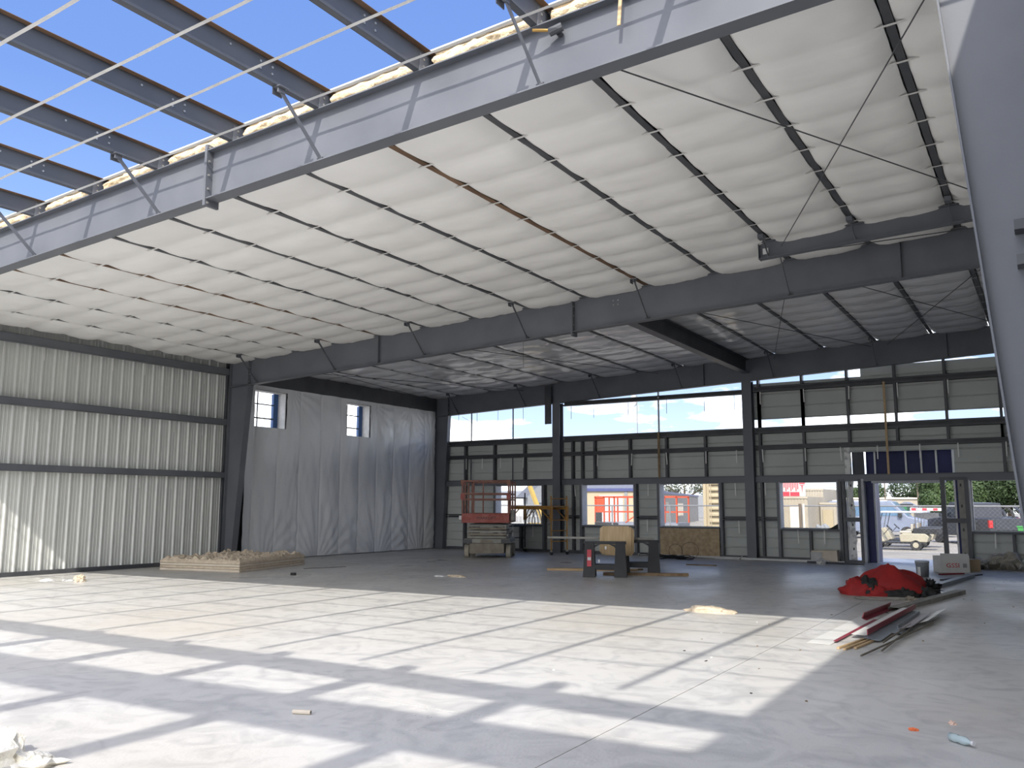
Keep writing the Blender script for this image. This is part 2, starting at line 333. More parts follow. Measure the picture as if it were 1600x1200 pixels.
p = thing('bracket_plate', 'dark steel plate hanging beside the scaffold-side wall post below the rafter', 'plate')
MB().bb(-15.24, -14.98, 26.80, 26.83, 4.52, 5.9).build('plate', 'steel_dark', p); MB().bb(-15.24, -15.22, 26.80, 26.88, 4.52, 5.9).build('lip', 'steel_dark', p); rebase(p, (-15.1, 26.8, 4.52))
t_ = thing('tie_beam', 'dark steel tie beam running lengthwise under the far ceiling', 'beam')
zt = 6.22
MB().bb(-7.96, -7.945, Y2+.1, Y3-.1, zt-.40, zt).build('web', 'steel_dark', t_)
MB().bb(-8.07, -7.83, Y2+.1, Y3-.1, zt-.42, zt-.40).build('bottom_flange', 'steel', t_)
MB().bb(-8.07, -7.83, Y2+.1, Y3-.1, zt, zt+.02).build('top_flange', 'steel_dark', t_)
rebase(t_, (-7.95, Y2, zt-.42))
d_ = thing('drop_beam', 'short grey steel drop beam hung below the white ceiling at upper right', 'beam')
for x0, x1 in ((-4.25, .3),):
    MB().bar((x0, 15.55, roof(x0)-.165), (x1, 15.55, roof(x1)-.165), .012, .30).build('web', 'steel', d_)
    MB().bar((x0, 15.55, roof(x0)-.012), (x1, 15.55, roof(x1)-.012), .16, .014).build('top_flange', 'steel', d_)
    MB().bar((x0, 15.55, roof(x0)-.318), (x1, 15.55, roof(x1)-.318), .16, .014).build('bottom_flange', 'steel', d_)
MB().bb(-4.262, -4.25, 15.46, 15.64, roof(-4.25)-.33, roof(-4.25)).build('end_plate', 'steel', d_)
MB().bb(-4.19, -4.09, 15.515, 15.53, roof(-4.2)-.24, roof(-4.2)-.13).build('white_tag', 'white_label', d_)
rebase(d_, (-4.2, 15.55, 6.1))
for n, i in enumerate((2, 1, 0)):
    x = PX[i]; r = thing('hanger_brace', f'short steel hanger from purlin to the drop beam, {ORD[n]} from its free end', 'brace')
    MB().bar((x, 15.1, roof(x)-.03), (x, 15.5, roof(x)-.29), .05, .012, up=(1, 0, 0)).build('angle_bar', 'steel', r)
    MB().bb(x-.05, x+.05, 15.0, 15.16, roof(x)-.09, roof(x)-.01).build('clip_plate', 'steel', r); rebase(r, (x, 15.3, roof(x)-.3))
# cable / rod cross bracing (each rod a thing)
def rod(a, b, lab, r=.009): return tag(MB().tube(a, b, r, 6).build('brace_rod', 'steel_dark'), lab, 'rod')
def rz_(x, y, d=.16): return (x, y, roof(x)-d)
rod(rz_(-4.05, Y1+.05), rz_(-.25, 15.5), 'brace rod under the near white ceiling falling to the right')
rod(rz_(-.05, Y1+.05), rz_(-3.85, 15.5), 'brace rod under the near white ceiling rising to the right')
rod(rz_(-4.0, Y2+.1), rz_(-.5, Y3-.1), 'brace rod under the far ceiling beside the right column falling right')
rod(rz_(.1, Y2+.1), rz_(-3.75, Y3-.1), 'brace rod under the far ceiling beside the right column rising right')
rod(rz_(-7.6, Y2+.1), rz_(-4.2, Y3-.1), 'brace rod right of the tie beam sloping down to the right')
rod(rz_(-4.1, Y2+.1), rz_(-7.05, Y3-.1), 'near vertical brace rod right of the tie beam')
rod(rz_(-18.3, Y2+.1), rz_(-20.1, Y3-.1), 'brace rod in the far left ceiling corner running to the corner column')
rod(rz_(-20.0, Y2+.1), rz_(-16.2, Y3-.1), 'brace rod in the far left ceiling corner crossing the other')
rod(rz_(-14.2, Y2+.2), rz_(-10.9, Y3-.1), 'brace rod left of the tie beam under the shiny ceiling')
rod((-11.2, 18.6, roof(-11.2)-.1), (-11.2, 18.6, roof(-11.2)-1.05), 'thin drop wire hanging from the far ceiling', .005)
rod((-4.1, 15.62, roof(-4.1)-.28), (-.6, 16.8, roof(-.6)-.1), 'brace rod between the drop beam and the mid-depth rafter')
# ================================================================== PURLINS
PH = .25
def purlin_mesh(mb, x, ya, yb, z):
    mb.bb(x-.003, x+.003, ya, yb, z, z+PH); mb.bb(x-.075, x, ya, yb, z, z+.005); mb.bb(x-.078, x-.072, ya, yb, z, z+.02); return mb
for n, x in enumerate(reversed(PX)):
    z = roof(x)
    r = thing('purlin', f'grey steel purlin against the open sky, {ORD[n]} from the left wall', 'purlin', group='purlins of the open bay')
    purlin_mesh(MB(), x, .25, Y1+.12, z).build('web', 'steel_purlin', r)
    MB().bb(x-.003, x+.078, .25, Y1+.12, z+PH-.005, z+PH).build('top_flange', 'rust', r)
    for dy in (6.14, 6.31):
        for dz in (.09, .17): MB().tube((x+.003, dy, z+dz), (x+.014, dy, z+dz), .014, 6).build('bolt', 'bolt', r)
    MB().tube((x+.003, 5.72, z+.17), (x+.014, 5.72, z+.17), .014, 6).build('bolt', 'bolt', r)
    MB().bb(x+.004, x+.012, Y1-.1, Y1+.06, z, z+.2).build('seat_clip', 'steel', r)
    for dz in (.06, .14): MB().tube((x+.012, Y1-.03, z+dz), (x+.022, Y1-.03, z+dz), .014, 6).build('bolt', 'bolt', r)
    rebase(r, (x, .25, z))
    for nm, ya, yb in (('near', Y1+.13, Y2), ('far', Y2+.01, Y3+.1)):
        tag(MB().bb(x-.045, x+.045, ya, yb, z+.004, z+.016).bb(x-.003, x+.003, ya, yb, z+.016, z+.24).build('purlin', 'rust' if n in (2, 3, 8) and nm == 'near' else 'steel_dark'),
            f'dark purlin line between {nm} ceiling blankets, {ORD[n]} from the left wall', 'purlin', f'purlins of the {nm} insulated bay')
# unseen framing over the photographer, placed and skewed to cast the floor's shadow bands
tag(MB().bar((-20.2, .66, roof(-20)-.24), (.3, -.22, roof(.3)-.24), .12, .44).build('shadow_beam', 'steel'), 'unseen steel beam added overhead so its shadow crosses the sunlit floor', 'beam')
for n, x in enumerate((-15.2, -13.5, -11.8, -10.1, -8.42, -6.78, -5.1, -3.38, -1.66)):
    tag(MB().bb(x-.10, x+.10, -7.0, .10, roof(x), roof(x)+.18).build('joist', 'steel'), f'unseen wide steel joist added behind the photographer for its floor shadow, {ORD[n]} from the left', 'joist', 'joists behind the photographer')
# ================================================================== CEILING
ceiling = struct('ceiling')
def blanket(xa, xb, ya, yb, y0, dy, sag, m, seed):
    nu, nv = 10, int((yb-ya)/dy*9)
    def fn(u, v):
        x = xa+(xb-xa)*u; y = ya+(yb-ya)*v; ph = (y-y0)/dy; k = math.floor(ph)
        s_ = abs(math.sin(math.pi*ph))**.6*(.75+.5*nz(seed*3.1, k*1.7)+.25)
        e = 1-abs(2*u-1)**5
        w = .016*nz(x*3+seed, y*5, seed)+.010*nz(x*9, y*3.5, seed+5)
        zz = roof(x)-.008-sag*s_*(.35+.65*e)+.05*(abs(2*u-1)**8)+w*(.4+e)
        return (x+.012*nz(y*2.3, seed)*(1-e), y, zz)
    return MB().grid(fn, nu, nv).build('insulation_blanket', m, ceiling, smooth=True)
edges = [XR-.02]+PX+[XL+.08]
for bay, (ya, yb, y0, sag, m) in enumerate(((Y1+.16, Y2-.02, 7.38, .075, 'fabric'), (Y2+.04, Y3+.12, 17.42, .050, 'fabric_gloss'))):
    for i in range(len(edges)-1):
        gb, ga = .028+.03*random.random()*(1 if i < 7 else .5), .028+.03*random.random()*(1 if i < 7 else .5)
        if i < 3: gb += .02; ga += .02
        blanket(edges[i+1]+ga, edges[i]-gb, ya, yb, y0, .885, sag, m, i+20*bay)
ys = [1.52, 2.42, 3.31, 4.21, 5.12, 5.99, 6.84]
for y in ys+[7.38+.885*k for k in range(1, 11)]+[17.42+.885*k for k in range(0, 11)]:
    pts = [-20.4+.5*i for i in range(42)]
    sag = .012 if y < Y1 else 0
    mb = MB()
    def fs(u, v): 
        x = -20.4+20.75*u; ph = ((x-PX[0])/1.508) % 1
        return (x, y+(v-.5)*.044, roof(x)-.006-sag*math.sin(math.pi*ph)**2*(.6+.4*nz(x*.4, y)))
    mb.grid(fs, 120, 1).build('strap', 'strap', ceiling)
roofsheet = MB().hexa([(XL-.3, Y1+.03, roof(XL-.3)+.254), (XR+.1, Y1+.03, roof(XR+.1)+.254), (XR+.1, 27.6, roof(XR+.1)+.254), (XL-.3, 27.6, roof(XL-.3)+.254),
                       (XL-.3, Y1+.03, roof(XL-.3)+.272), (XR+.1, Y1+.03, roof(XR+.1)+.272), (XR+.1, 27.6, roof(XR+.1)+.272), (XL-.3, 27.6, roof(XL-.3)+.272)]).build('roof_sheet', 'roofing', ceiling)
for i in range(len(edges)-1):     # ragged fibreglass ends above the sunlit rafter
    xa, xb = edges[i+1]+.09, edges[i]-.01
    def fn(u, v, i=i):
        x = xa+(xb-xa)*u; rag = .05*nz(x*6, v*4, i)+.035*nz(x*17, v*13, i+9)
        a = math.pi*(v-.08)*.9
        lip = .10*max(0, math.sin(math.pi*v*1.0))
        y = Y1+.08-lip*(.8+.6*nz(x*1.4, i))+rag*.8; z = roof(x)+.01+.235*v+rag*.5*(v < .9)+(.03*nz(x*9, i) if v < .25 else 0)
        if v > .55: y += .05*(v-.55)
        return (x, y, z)
    MB().grid(fn, 26, 10).build('insulation_edge', 'fiberglass', ceiling, smooth=True)
    MB().bb(xa, xb, Y1+.09, Y1+.62, roof((xa+xb)/2)+.03, roof((xa+xb)/2)+.22).build('insulation_core', 'fiberglass', ceiling)
# small items caught on the sunlit rafter
h_ = thing('hose_fitting', 'small dark clamp with brass nozzle on the upper part of the sunlit rafter', 'fitting')
MB().tube((-3.93, Y1-.12, 6.33), (-3.80, Y1-.09, 6.37), .045, 10).build('body', 'steel_dark', h_); MB().tube((-3.94, Y1-.13, 6.35), (-4.08, Y1-.2, 6.36), .016, 8).build('nozzle', 'brass', h_)
MB().tube((-3.86, Y1-.06, 6.34), (-3.86, Y1, 6.34), .03, 8).build('stem', 'steel_dark', h_); rebase(h_, (-3.9, Y1, 6.3))
tag(MB().bar((-3.13, Y1-.125, 6.66), (-3.17, Y1-.125, 6.17), .035, .012).build('wood_strip', 'wood'), 'pale wood strip hanging over the top of the sunlit rafter', 'wood strip')
# ================================================================== LEFT WALL
wl = struct('wall_left')
def rib_panel():
    prof = []
    for k in range(3):
        b = k*.3048
        for dy, dx in ((0, 0), (.028, .032), (.058, .032), (.086, 0), (.135, 0), (.142, .006), (.163, .006), (.170, 0), (.221, 0), (.228, .006), (.249, .006), (.256, 0)): prof.append((b+dy, dx))
    prof.append((.9144, 0))
    mb = MB(); n = len(prof)
    mb.add([(dx, y, 0) for y, dx in prof]+[(dx, y, 5.98) for y, dx in prof], [(i, i+1, n+i+1, n+i) for i in range(n-1)])
    return mb.mesh('wall_panel', 'galv')
me = rib_panel()
for k in range(32): share('wall_panel', me, wl, (XL, Y2+.55-.9144*(k+1), .05))
MB().bb(XL-.03, XL-.02, -11.8, Y2-.05, 0, 6.0).build('outer_skin', 'roofing', wl)
MB().bb(XL+.03, XL+.16, -11.8, Y2-.1, 0, .10).build('base_angle', 'steel_dark', wl)
for z0, z1 in ((2.41, 2.57), (3.94, 4.11), (5.41, 5.60)):
    g = MB().bb(XL+.035, XL+.23, -11.8, Y2-.1, z1-.006, z1).bb(XL+.035, XL+.23, -11.8, Y2-.1, z0, z0+.006).bb(XL+.035, XL+.041, -11.8, Y2-.1, z0, z1).bb(XL+.224, XL+.23, -11.8, Y2-.1, z0, z1).build('girt', 'steel', wl)
    tm = MB().box((0, 0, -.17), (.006, .022, .34)).mesh('hanging_tab', 'strap_steel')
    for k in range(9):
        y = 8.6+.95*k+.12*nz(k, z0)
        share('hanging_tab', tm, wl, (XL+.05, y, z0+.01), (.05*nz(k*3, z0*2), 0, 0))
MB().bb(XL+.04, XL+.16, -11.8, Y2-.1, 5.9, 5.98).build('eave_angle', 'steel_dark', wl)
# plastic-sheeted part with two high windows
def ridge(t): return 1-abs(2*(t-math.floor(t))-1)          # sharp-crested fold profile
def sheet(u, v):
    y = 17.55+(26.85-17.55)*u; z = .02+5.22*v
    ph = (y-17.9)/.93+.05*nz(z*.5, y*.3); fr = ph-math.floor(ph); k = math.floor(ph)
    d = .045*math.exp(-((fr-.5)/.42)**2)-.022*math.exp(-(fr/.035)**2)-.022*math.exp(-((fr-1)/.035)**2)
    d += .030*nz(y*1.6+z*.5, z*.2, 3)+.016*(ridge(y*1.9+z*(.32+.25*nz(k, 2))+1.2*nz(y*.5, z*.3))-.5)*(.5+.8*abs(nz(y*.7, z*.5, 9)))
    d += .012*(ridge(y*3.7-z*.55+1.5*nz(y*.6, z*.25, 4))-.5)*max(0, .3+nz(y*.8, z*.6, 6))
    for cy, cz in ((19.25, 5.25), (23.2, 5.2), (25.4, 5.3), (26.6, 4.2)):   # pulled corners radiating folds
        a = math.atan2(y-cy, cz-z); r = math.hypot(y-cy, cz-z); d += .034*(ridge(a*3.4+.3*nz(r, cy))-.5)*math.exp(-r/1.7)*min(1, r*2)
    for cy in (18.3, 20.6, 23.6, 25.9):
        a = math.atan2(y-cy, z+.3); r = math.hypot(y-cy, z); d += .030*(ridge(a*4.2+.3*nz(r, cy))-.5)*math.exp(-abs(r-1.3)/1.0)
    return (XL+.28+d, y, z)
W67 = ((17.86, 19.12, 3.99, 5.09), (21.86, 23.08, 3.99, 5.09))
mb = MB(); mb.grid(sheet, 330, 120)
keep = []
for f in mb.f:
    cy = sum(mb.v[i][1] for i in f)/4; cz = sum(mb.v[i][2] for i in f)/4
    if not any(a < cy < b and c < cz < d for a, b, c, d in W67): keep.append(f)
mb.f = keep
mb.build('plastic_sheeting', 'plastic_sheet', wl, smooth=True)
# real wall behind the sheeting with openings
wy = [Y2-.05, 17.86, 19.12, 21.86, 23.08, 27.3]
for a, b in ((wy[0], wy[1]), (wy[2], wy[3]), (wy[4], wy[5])): MB().bb(XL-.02, XL+.10, a, b, 0, 5.98).build('wall_infill', 'steel_dark', wl)
for a, b in ((wy[1], wy[2]), (wy[3], wy[4])):
    MB().bb(XL-.02, XL+.10, a, b, 0, 3.98).build('wall_infill', 'steel_dark', wl); MB().bb(XL-.02, XL+.10, a, b, 5.10, 5.98).build('wall_infill', 'steel_dark', wl)
MB().bb(XL+.10, XL+.30, Y2+.1, Y3-.05, 5.24, 5.76).build('eave_beam', 'steel_dark', wl)
for n, (a, b, c, d) in enumerate(W67):
    w = struct(f'window_{n+6}')
    MB().bb(XL-.06, XL+.27, b-.02, b+.01, c, d).build('jamb', 'white_paint', w); MB().bb(XL-.06, XL+.27, a-.01, a+.01, c, d).build('jamb', 'white_paint', w)
    MB().bb(XL-.06, XL+.27, a, b, c-.02, c).build('sill', 'white_paint', w); MB().bb(XL-.06, XL+.27, a, b, d, d+.02).build('head', 'white_paint', w)
    MB().bb(XL-.16, XL-.06, b-.20, b, c, d).build('exterior_trim', 'blue_trim', w)
    MB().bb(XL-.08, XL-.065, a, b, c+.28, c+.325).build('cable_line', 'steel_dark', w); MB().bb(XL-.08, XL-.065, a, b, c+.72, c+.755).build('cable_line', 'steel_dark', w)
    MB().bb(XL-.08, XL-.065, a+.40, a+.44, c, d).build('mullion', 'steel_dark', w)
    rebase(w, (XL, (a+b)/2, c))
# ================================================================== RIGHT WALL (outside the frame, shades the floor)
wr = struct('wall_right')
me = rib_panel()
for k in range(43):
    o = share('wall_panel', me, wr, (XR+.03, -12+.9144*k, .05), (0, 0, 0)); o.scale = (-1, 1, 7.25/5.98)
MB().bb(XR+.04, XR+.07, -12, 27.3, 0, 7.25).build('outer_skin', 'roofing', wr)
MB().bb(XR-.04, XR+.12, -12, 27.3, 7.22, 7.32).build('parapet_cap', 'roofing', wr)
for z in (2.41, 3.94, 5.41): MB().bb(XR-.17, XR, -11.8, 27, z, z+.16).build('girt', 'steel', wr)
# ================================================================== FAR WALL
wb = struct('wall_back')
YA, YB = 27.0, 27.2                  # inner and outer face of the framing
S1, S2, S3 = (-19.72, -14.98), (-14.66, -8.11), (-7.79, .38)
ZS = 4.07
WIN = {1: (-17.46, -15.48, .95, 2.36), 2: (-13.88, -11.92, .95, 2.36), 3: (-11.0, -8.98, .95, 2.36), 4: (-7.08, -5.38, .95, 2.36), 5: (-1.90, .30, .95, 2.36)}
OPEN = list(WIN.values())+[(-5.24, -1.98, 0, 2.42), (-4.98, -2.24, 2.42, 3.42)]
def plank(x0, x1, z0, z1):
    # horizontal cladding plank with a rolled lip along its lower edge
    MB().prism([(YB, z0), (YB-.022, z0+.006), (YB-.022, z0+.022), (YB, z0+.044), (YB, z1-.003), (YB+.012, z1-.003), (YB+.012, z1+.03), (YB+.03, z1+.03), (YB+.03, z0)], x0, x1, 'x').build('wall_plank', 'cladding', wb)
def planks(x0, x1, z0, z1, h=.30):
    n = max(1, round((z1-z0)/h)); d = (z1-z0)/n
    for k in range(n):
        a, b = z0+k*d, z0+(k+1)*d
        cuts = [(x0, x1)]
        for ox0, ox1, oz0, oz1 in OPEN:
            if oz0 < (a+b)/2 < oz1:
                new = []
                for c0, c1 in cuts:
                    if ox1 <= c0 or ox0 >= c1: new.append((c0, c1)); continue
                    if ox0 > c0: new.append((c0, ox0))
                    if ox1 < c1: new.append((ox1, c1))
                cuts = new
        for c0, c1 in cuts:
            if c1-c0 > .05: plank(c0, c1, a, b)
for s_ in ((-20.45, -14.82), (-14.82, -7.95), (-7.95, .40)):
    planks(*s_, .02, .95, .31); planks(*s_, .95, 2.42, .295); planks(*s_, 2.42, ZS-.05, .41)
def s3top(z): return z
zz = [4.33, 4.70, 5.10, 5.45, 5.74]
for a, b in zip(zz, zz[1:]):
    x0 = S3[0]
    if b > roof(x0)-D3+.03: x0 = max(x0, (b-.04+D3-5.79)/SL-20.5)
    plank(min(x0-.16, -1.5), S3[1], a, b)
def girt(x0, x1, z0, z1, m='steel_dark', nm='girt'):
    return MB().bb(x0, x1, YA, YB, z1-.008, z1).bb(x0, x1, YA, YB, z0, z0+.008).bb(x0, x1, YA, YA+.008, z0, z0+(z1-z0)*.30).bb(x0, x1, YA, YA+.008, z1-(z1-z0)*.30, z1).bb(x0, x1, YB-.01, YB, z0, z1).build(nm, m, wb)
for s_ in (S1, S2, S3):
    girt(*s_, 3.87, ZS); girt(*s_, 3.37, 3.51)
    MB().bb(s_[0], s_[1], YA-.01, YB, 2.36, 2.55).build('header', 'steel', wb)
    MB().bb(s_[0], s_[1], YA-.012, YA+.02, 2.535, 2.565).build('header_lip', 'steel_dark', wb)
girt(S2[0], S2[1], 5.16, 5.30); girt(S3[0], S3[1], 5.19, 5.36)
for a, b in ((S1[0], WIN[1][0]), (WIN[1][1], S1[1]), (S2[0], WIN[2][0]), (WIN[2][1], WIN[3][0]), (WIN[3][1], S2[1]), (S3[0], WIN[4][0])): girt(a, b, 1.18, 1.30)
for a, b in ((S1[0], S1[1]), (S2[0], S2[1]), (S3[0], -5.25), (-1.98, S3[1])): MB().bb(a, b, YA, YB, 0, .09).build('base_channel', 'steel_dark', wb)
def stud(x, z0, z1, w=.07, m='steel_dark'): return MB().bb(x-w/2, x+w/2, YA+.02, YB, z0, z1).build('stud', m, wb)
for x in (-18.88, -17.56, -16.25, -14.27, -13.40, -12.07, -10.75, -9.41, -7.63, -6.29, -1.0):
    stud(x, 2.55, 3.37); stud(x, 3.51, 3.87)
stud(-13.89, 2.55, 3.87)
for x in (-4.97, -3.65, -2.33, -.99, -6.29, -7.63): stud(x, 3.51 if x > -5.5 else 4.07, 3.87 if x > -5.5 else 5.19); stud(x, 4.07, 5.19); stud(x, 5.36, min(5.85, roof(x)-D3+.02))
for x in (-18.90, -17.54, -14.26, -7.63): stud(x, .09, 2.36)
for x in (-16.42, -12.85, -6.22, -.92): stud(x, .09, .90)
for x, m, w in ((-18.58, 'steel_dark', .035), (-16.72, 'steel_dark', .035), (-10.98, 'jamb', .05)): MB().bb(x-w/2, x+w/2, YA+.01, YA+.05, ZS, roof(x)-D3+.02).build('thin_post', m, wb)
for x in (-18.58, -16.72): MB().bb(x-.02, x+.02, YA-.005, YA+.02, 2.55, 3.37).build('thin_post', 'steel_dark', wb)
MB().bb(-11.02, -10.95, YA-.03, YA, 2.55, ZS).build('thin_post', 'wood_old', wb)
MB().bb(-3.96, -3.90, YA-.03, YA, 2.55, 5.25).build('wood_post', 'wood', wb)
tm = MB().box((0, 0, -.2), (.032, .006, .40)).mesh('hanging_tab', 'strap_steel')
tmd = MB().box((0, 0, -.24), (.014, .004, .48)).mesh('hanging_tab', 'steel_dark')
for k, (x, z) in enumerate([(-18.84, 3.37), (-18.1, 3.37), (-17.3, 3.37), (-16.3, 3.37), (-15.1, 3.37), (-13.3, 3.37), (-12.02, 3.37), (-10.78, 3.37), (-9.42, 3.37), (-8.42, 3.37), (-7.6, 3.37), (-6.3, 3.37), (-5.28, 3.37),
        (-18.7, 2.34), (-14.2, 2.34), (-11.45, 2.34), (-8.5, 2.34), (-7.55, 2.34), (-18.7, 1.17), (-11.5, 1.17), (-8.42, 1.17), (-6.62, .9), (-5.85, .9), (-16.75, .9), (-15.9, .9), (-12.6, .9), (-1.4, .9), (-.98, 3.37),
        (-4.25, 3.38), (-3.12, 3.38), (-2.15, 3.38), (-6.27, 5.18), (-4.95, 5.18), (-3.62, 5.18), (-2.3, 5.18), (-.97, 5.18), (-7.6, 5.18)]):
    share('hanging_tab', tm, wb, (x+.05, YA-.01, z+.01), (0, .10*nz(k*2.3, .5), 0))
for k, (x, z) in enumerate([(-19.2, 5.1), (-18.35, 5.15), (-17.4, 5.2), (-16.3, 5.2), (-14.3, 5.16), (-13.4, 5.16), (-12.1, 5.16), (-10.7, 5.16), (-9.4, 5.16), (-8.4, 5.16)]):
    share('hanging_tab', tmd, wb, (x, YA+.05, z), (0, .08*nz(k*1.9, 3), 0))
rod((-19.0, YA, 5.0), (-17.2, YA, 4.05), 'thin brace wire crossing the left clerestory opening', .006)
# window openings: lit reveals
for n, (x0, x1, z0, z1) in WIN.items():
    w = struct(f'window_{n}')
    MB().bb(x0-.01, x0+.02, YA-.012, YB+.16, z0, z1).build('jamb', 'jamb', w); MB().bb(x0-.09, x0-.01, YA-.012, YB, .09, z1).build('jamb_stud', 'steel', w)
    MB().bb(x1-.02, x1+.01, YA-.012, YB+.16, z0, z1).build('jamb', 'jamb', w); MB().bb(x1+.01, x1+.09, YA-.012, YB, .09, z1).build('jamb_stud', 'steel', w)
    MB().bb(x0, x1, YA-.012, YB+.16, z0-.06, z0).build('sill', 'steel_dark', w)
    MB().bb(x0, x1, YA+.0, YB+.16, z1-.02, z1+.01).build('head', 'steel', w)
    rebase(w, ((x0+x1)/2, YA, z0))
tag(MB().bb(-11.0, -9.0, YA-.03, YA-.012, .04, .91).build('plywood_sheet', 'osb'), 'brown particle board sheet closing the wall below the third window', 'board')
# entrance: sidelights, transom and door opening
d1 = struct('door_1')
for x in (-5.30, -5.20): MB().bb(x-.05, x+.03, YA-.015, YB, 0, 2.42).build('jamb', 'steel_dark', d1)
MB().bb(-4.79, -4.70, YA-.02, YB, 0, 2.42).build('mullion', 'steel_dark', d1); MB().bb(-4.70, -4.63, YA-.03, YB+.2, 0, 2.42).build('mullion_trim', 'jamb', d1)
MB().bb(-5.25, -4.75, YA-.01, YA+.1, 1.18, 1.30).build('rail', 'steel_dark', d1); MB().bb(-5.25, -4.63, YA-.01, YA+.1, 0, .07).build('bottom_rail', 'steel_dark', d1)
MB().prism([(-5.12, 0), (-4.95, 0), (-4.96, .5), (-4.93, .62), (-4.97, 1.0), (-4.94, 1.5), (-4.99, 1.9), (-4.95, 2.36), (-5.12, 2.36)], YB+.02, YB+.06).build('torn_flashing', 'white_worn', d1)
MB().bb(-5.165, -5.13, YB, YB+.05, 0, 2.4).build('edge_trim', 'white_paint', d1)
for z in (.35, 1.05, 1.62, 2.2): MB().bb(-5.05, -5.01, YB+.008, YB+.02, z, z+.07).build('punch_out', 'letter_black', d1)
MB().bb(-4.62, -4.42, YB+.10, YB+1.1, -.02, 2.36).build('pilaster', 'navy', d1)
MB().bb(-4.42, -4.37, YB+.06, YB+.14, 0, 2.36).build('jamb_trim', 'jamb', d1)
MB().bb(-4.42, -2.5, YA, YB+.3, 2.30, 2.36).build('soffit', 'jamb', d1)
MB().bb(-2.62, -2.50, YA-.015, YA+.1, 0, 2.36).build('mullion', 'steel_dark', d1)
MB().bb(-2.55, -1.98, YA-.01, YA+.1, 1.18, 1.30).build('rail', 'steel_dark', d1)
MB().bb(-2.62, -1.95, YA-.03, YA+.02, 2.36, 2.44).build('head', 'steel_dark', d1)
MB().bb(-2.30, -2.25, YB, YB+.10, 0, 2.36).build('jamb_trim', 'white_paint', d1); MB().bb(-2.25, -2.19, YB, YB+.5, 0, 2.36).build('pilaster', 'navy', d1)
MB().bb(-2.19, -2.02, YB-.06, YB, 0, 2.36).build('punched_stud', 'lift_grey', d1)
for z in (.28, .95, 1.6, 2.18): MB().bb(-2.135, -2.095, YB-.068, YB-.058, z, z+.08).build('punch_out', 'letter_black', d1)
MB().bb(-2.02, -1.92, YA-.02, YB, 0, 2.42).build('jamb', 'steel_dark', d1); MB().bb(-1.90, -1.84, YB, YB+.12, .95, 2.36).build('jamb_trim', 'white_paint', d1)
MB().bb(-4.66, -2.26, YB+.55, YB+.60, 2.36, 3.6).build('transom_panel', 'navy', d1); MB().bb(-4.66, -2.26, YB+.06, YB+.6, 3.44, 3.5).build('transom_roof', 'navy', d1)
for x in (-4.40, -3.55, -3.14, -2.74, -2.31): MB().bb(x-.025, x+.025, YB+.47, YB+.55, 2.5, 3.44).build('transom_stud', 'galv', d1)
for k in range(9): MB().bb(-4.98+k*.036, -4.96+k*.036, YB+.2, YB+.24, 2.5, 3.44).build('reveal_rib', 'steel_dark', d1)
MB().bb(-5.0, -4.66, YB+.24, YB+.26, 2.5, 3.44).build('reveal_back', 'steel_dark', d1)
MB().prism([(-5.16, 2.55), (-5.0, 2.55), (-5.02, 2.7), (-4.98, 2.82), (-5.01, 3.0), (-4.97, 3.2), (-5.0, 3.37), (-5.16, 3.37)], YB-.03, YB-.01).build('torn_flashing', 'white_worn', d1)
rebase(d1, (-3.5, YA, 0))
# ================================================================== EXTERIOR GROUND
GZ = -.3
tag(MB().bb(-160, 60, 28.0, 260, GZ-.2, GZ).build('ground', 'gravel'), kind='structure')
tag(MB().bb(-6.2, -.5, 28.0, 30.4, GZ-.1, -.03).build('floor_apron', 'concrete'), kind='structure')
tag(MB().bb(-160, -20.6, -40, 28.0, GZ-.2, GZ).build('ground_side', 'gravel'), kind='structure')
tag(MB().bb(.6, 60, -40, 28.0, GZ-.2, GZ).build('ground_yard', 'gravel'), kind='structure')
tag(MB().bb(-20.6, .6, -40, -12.1, GZ-.2, GZ).build('ground_rear', 'gravel'), kind='structure')
# ================================================================== INDOOR OBJECTS
def lathe(prof, n=24):
    mb = MB(); vs_ = []; 
    for r, z in prof: vs_ += [(r*math.cos(2*math.pi*i/n), r*math.sin(2*math.pi*i/n), z) for i in range(n)]
    fs = []
    for k in range(len(prof)-1): fs += [(k*n+i, k*n+(i+1)%n, (k+1)*n+(i+1)%n, (k+1)*n+i) for i in range(n)]
    return mb.add(vs_, fs)
def wheel(parent, x, y, z, r, w, axis='y', tm='tyre', rm='chrome', spokes=True):
    ax = Vector((0,1,0)) if axis == 'y' else Vector((1,0,0)); c = Vector((x,y,z))
    t = MB().tube(c-ax*w/2, c+ax*w/2, r, 20).build('wheel', tm, parent, bevel=r*.08)
    for s in (-1, 1): MB().tube(c+ax*s*(w/2-.01), c+ax*s*(w/2+.008), r*.52, 14).build('rim', rm, t)
    return t
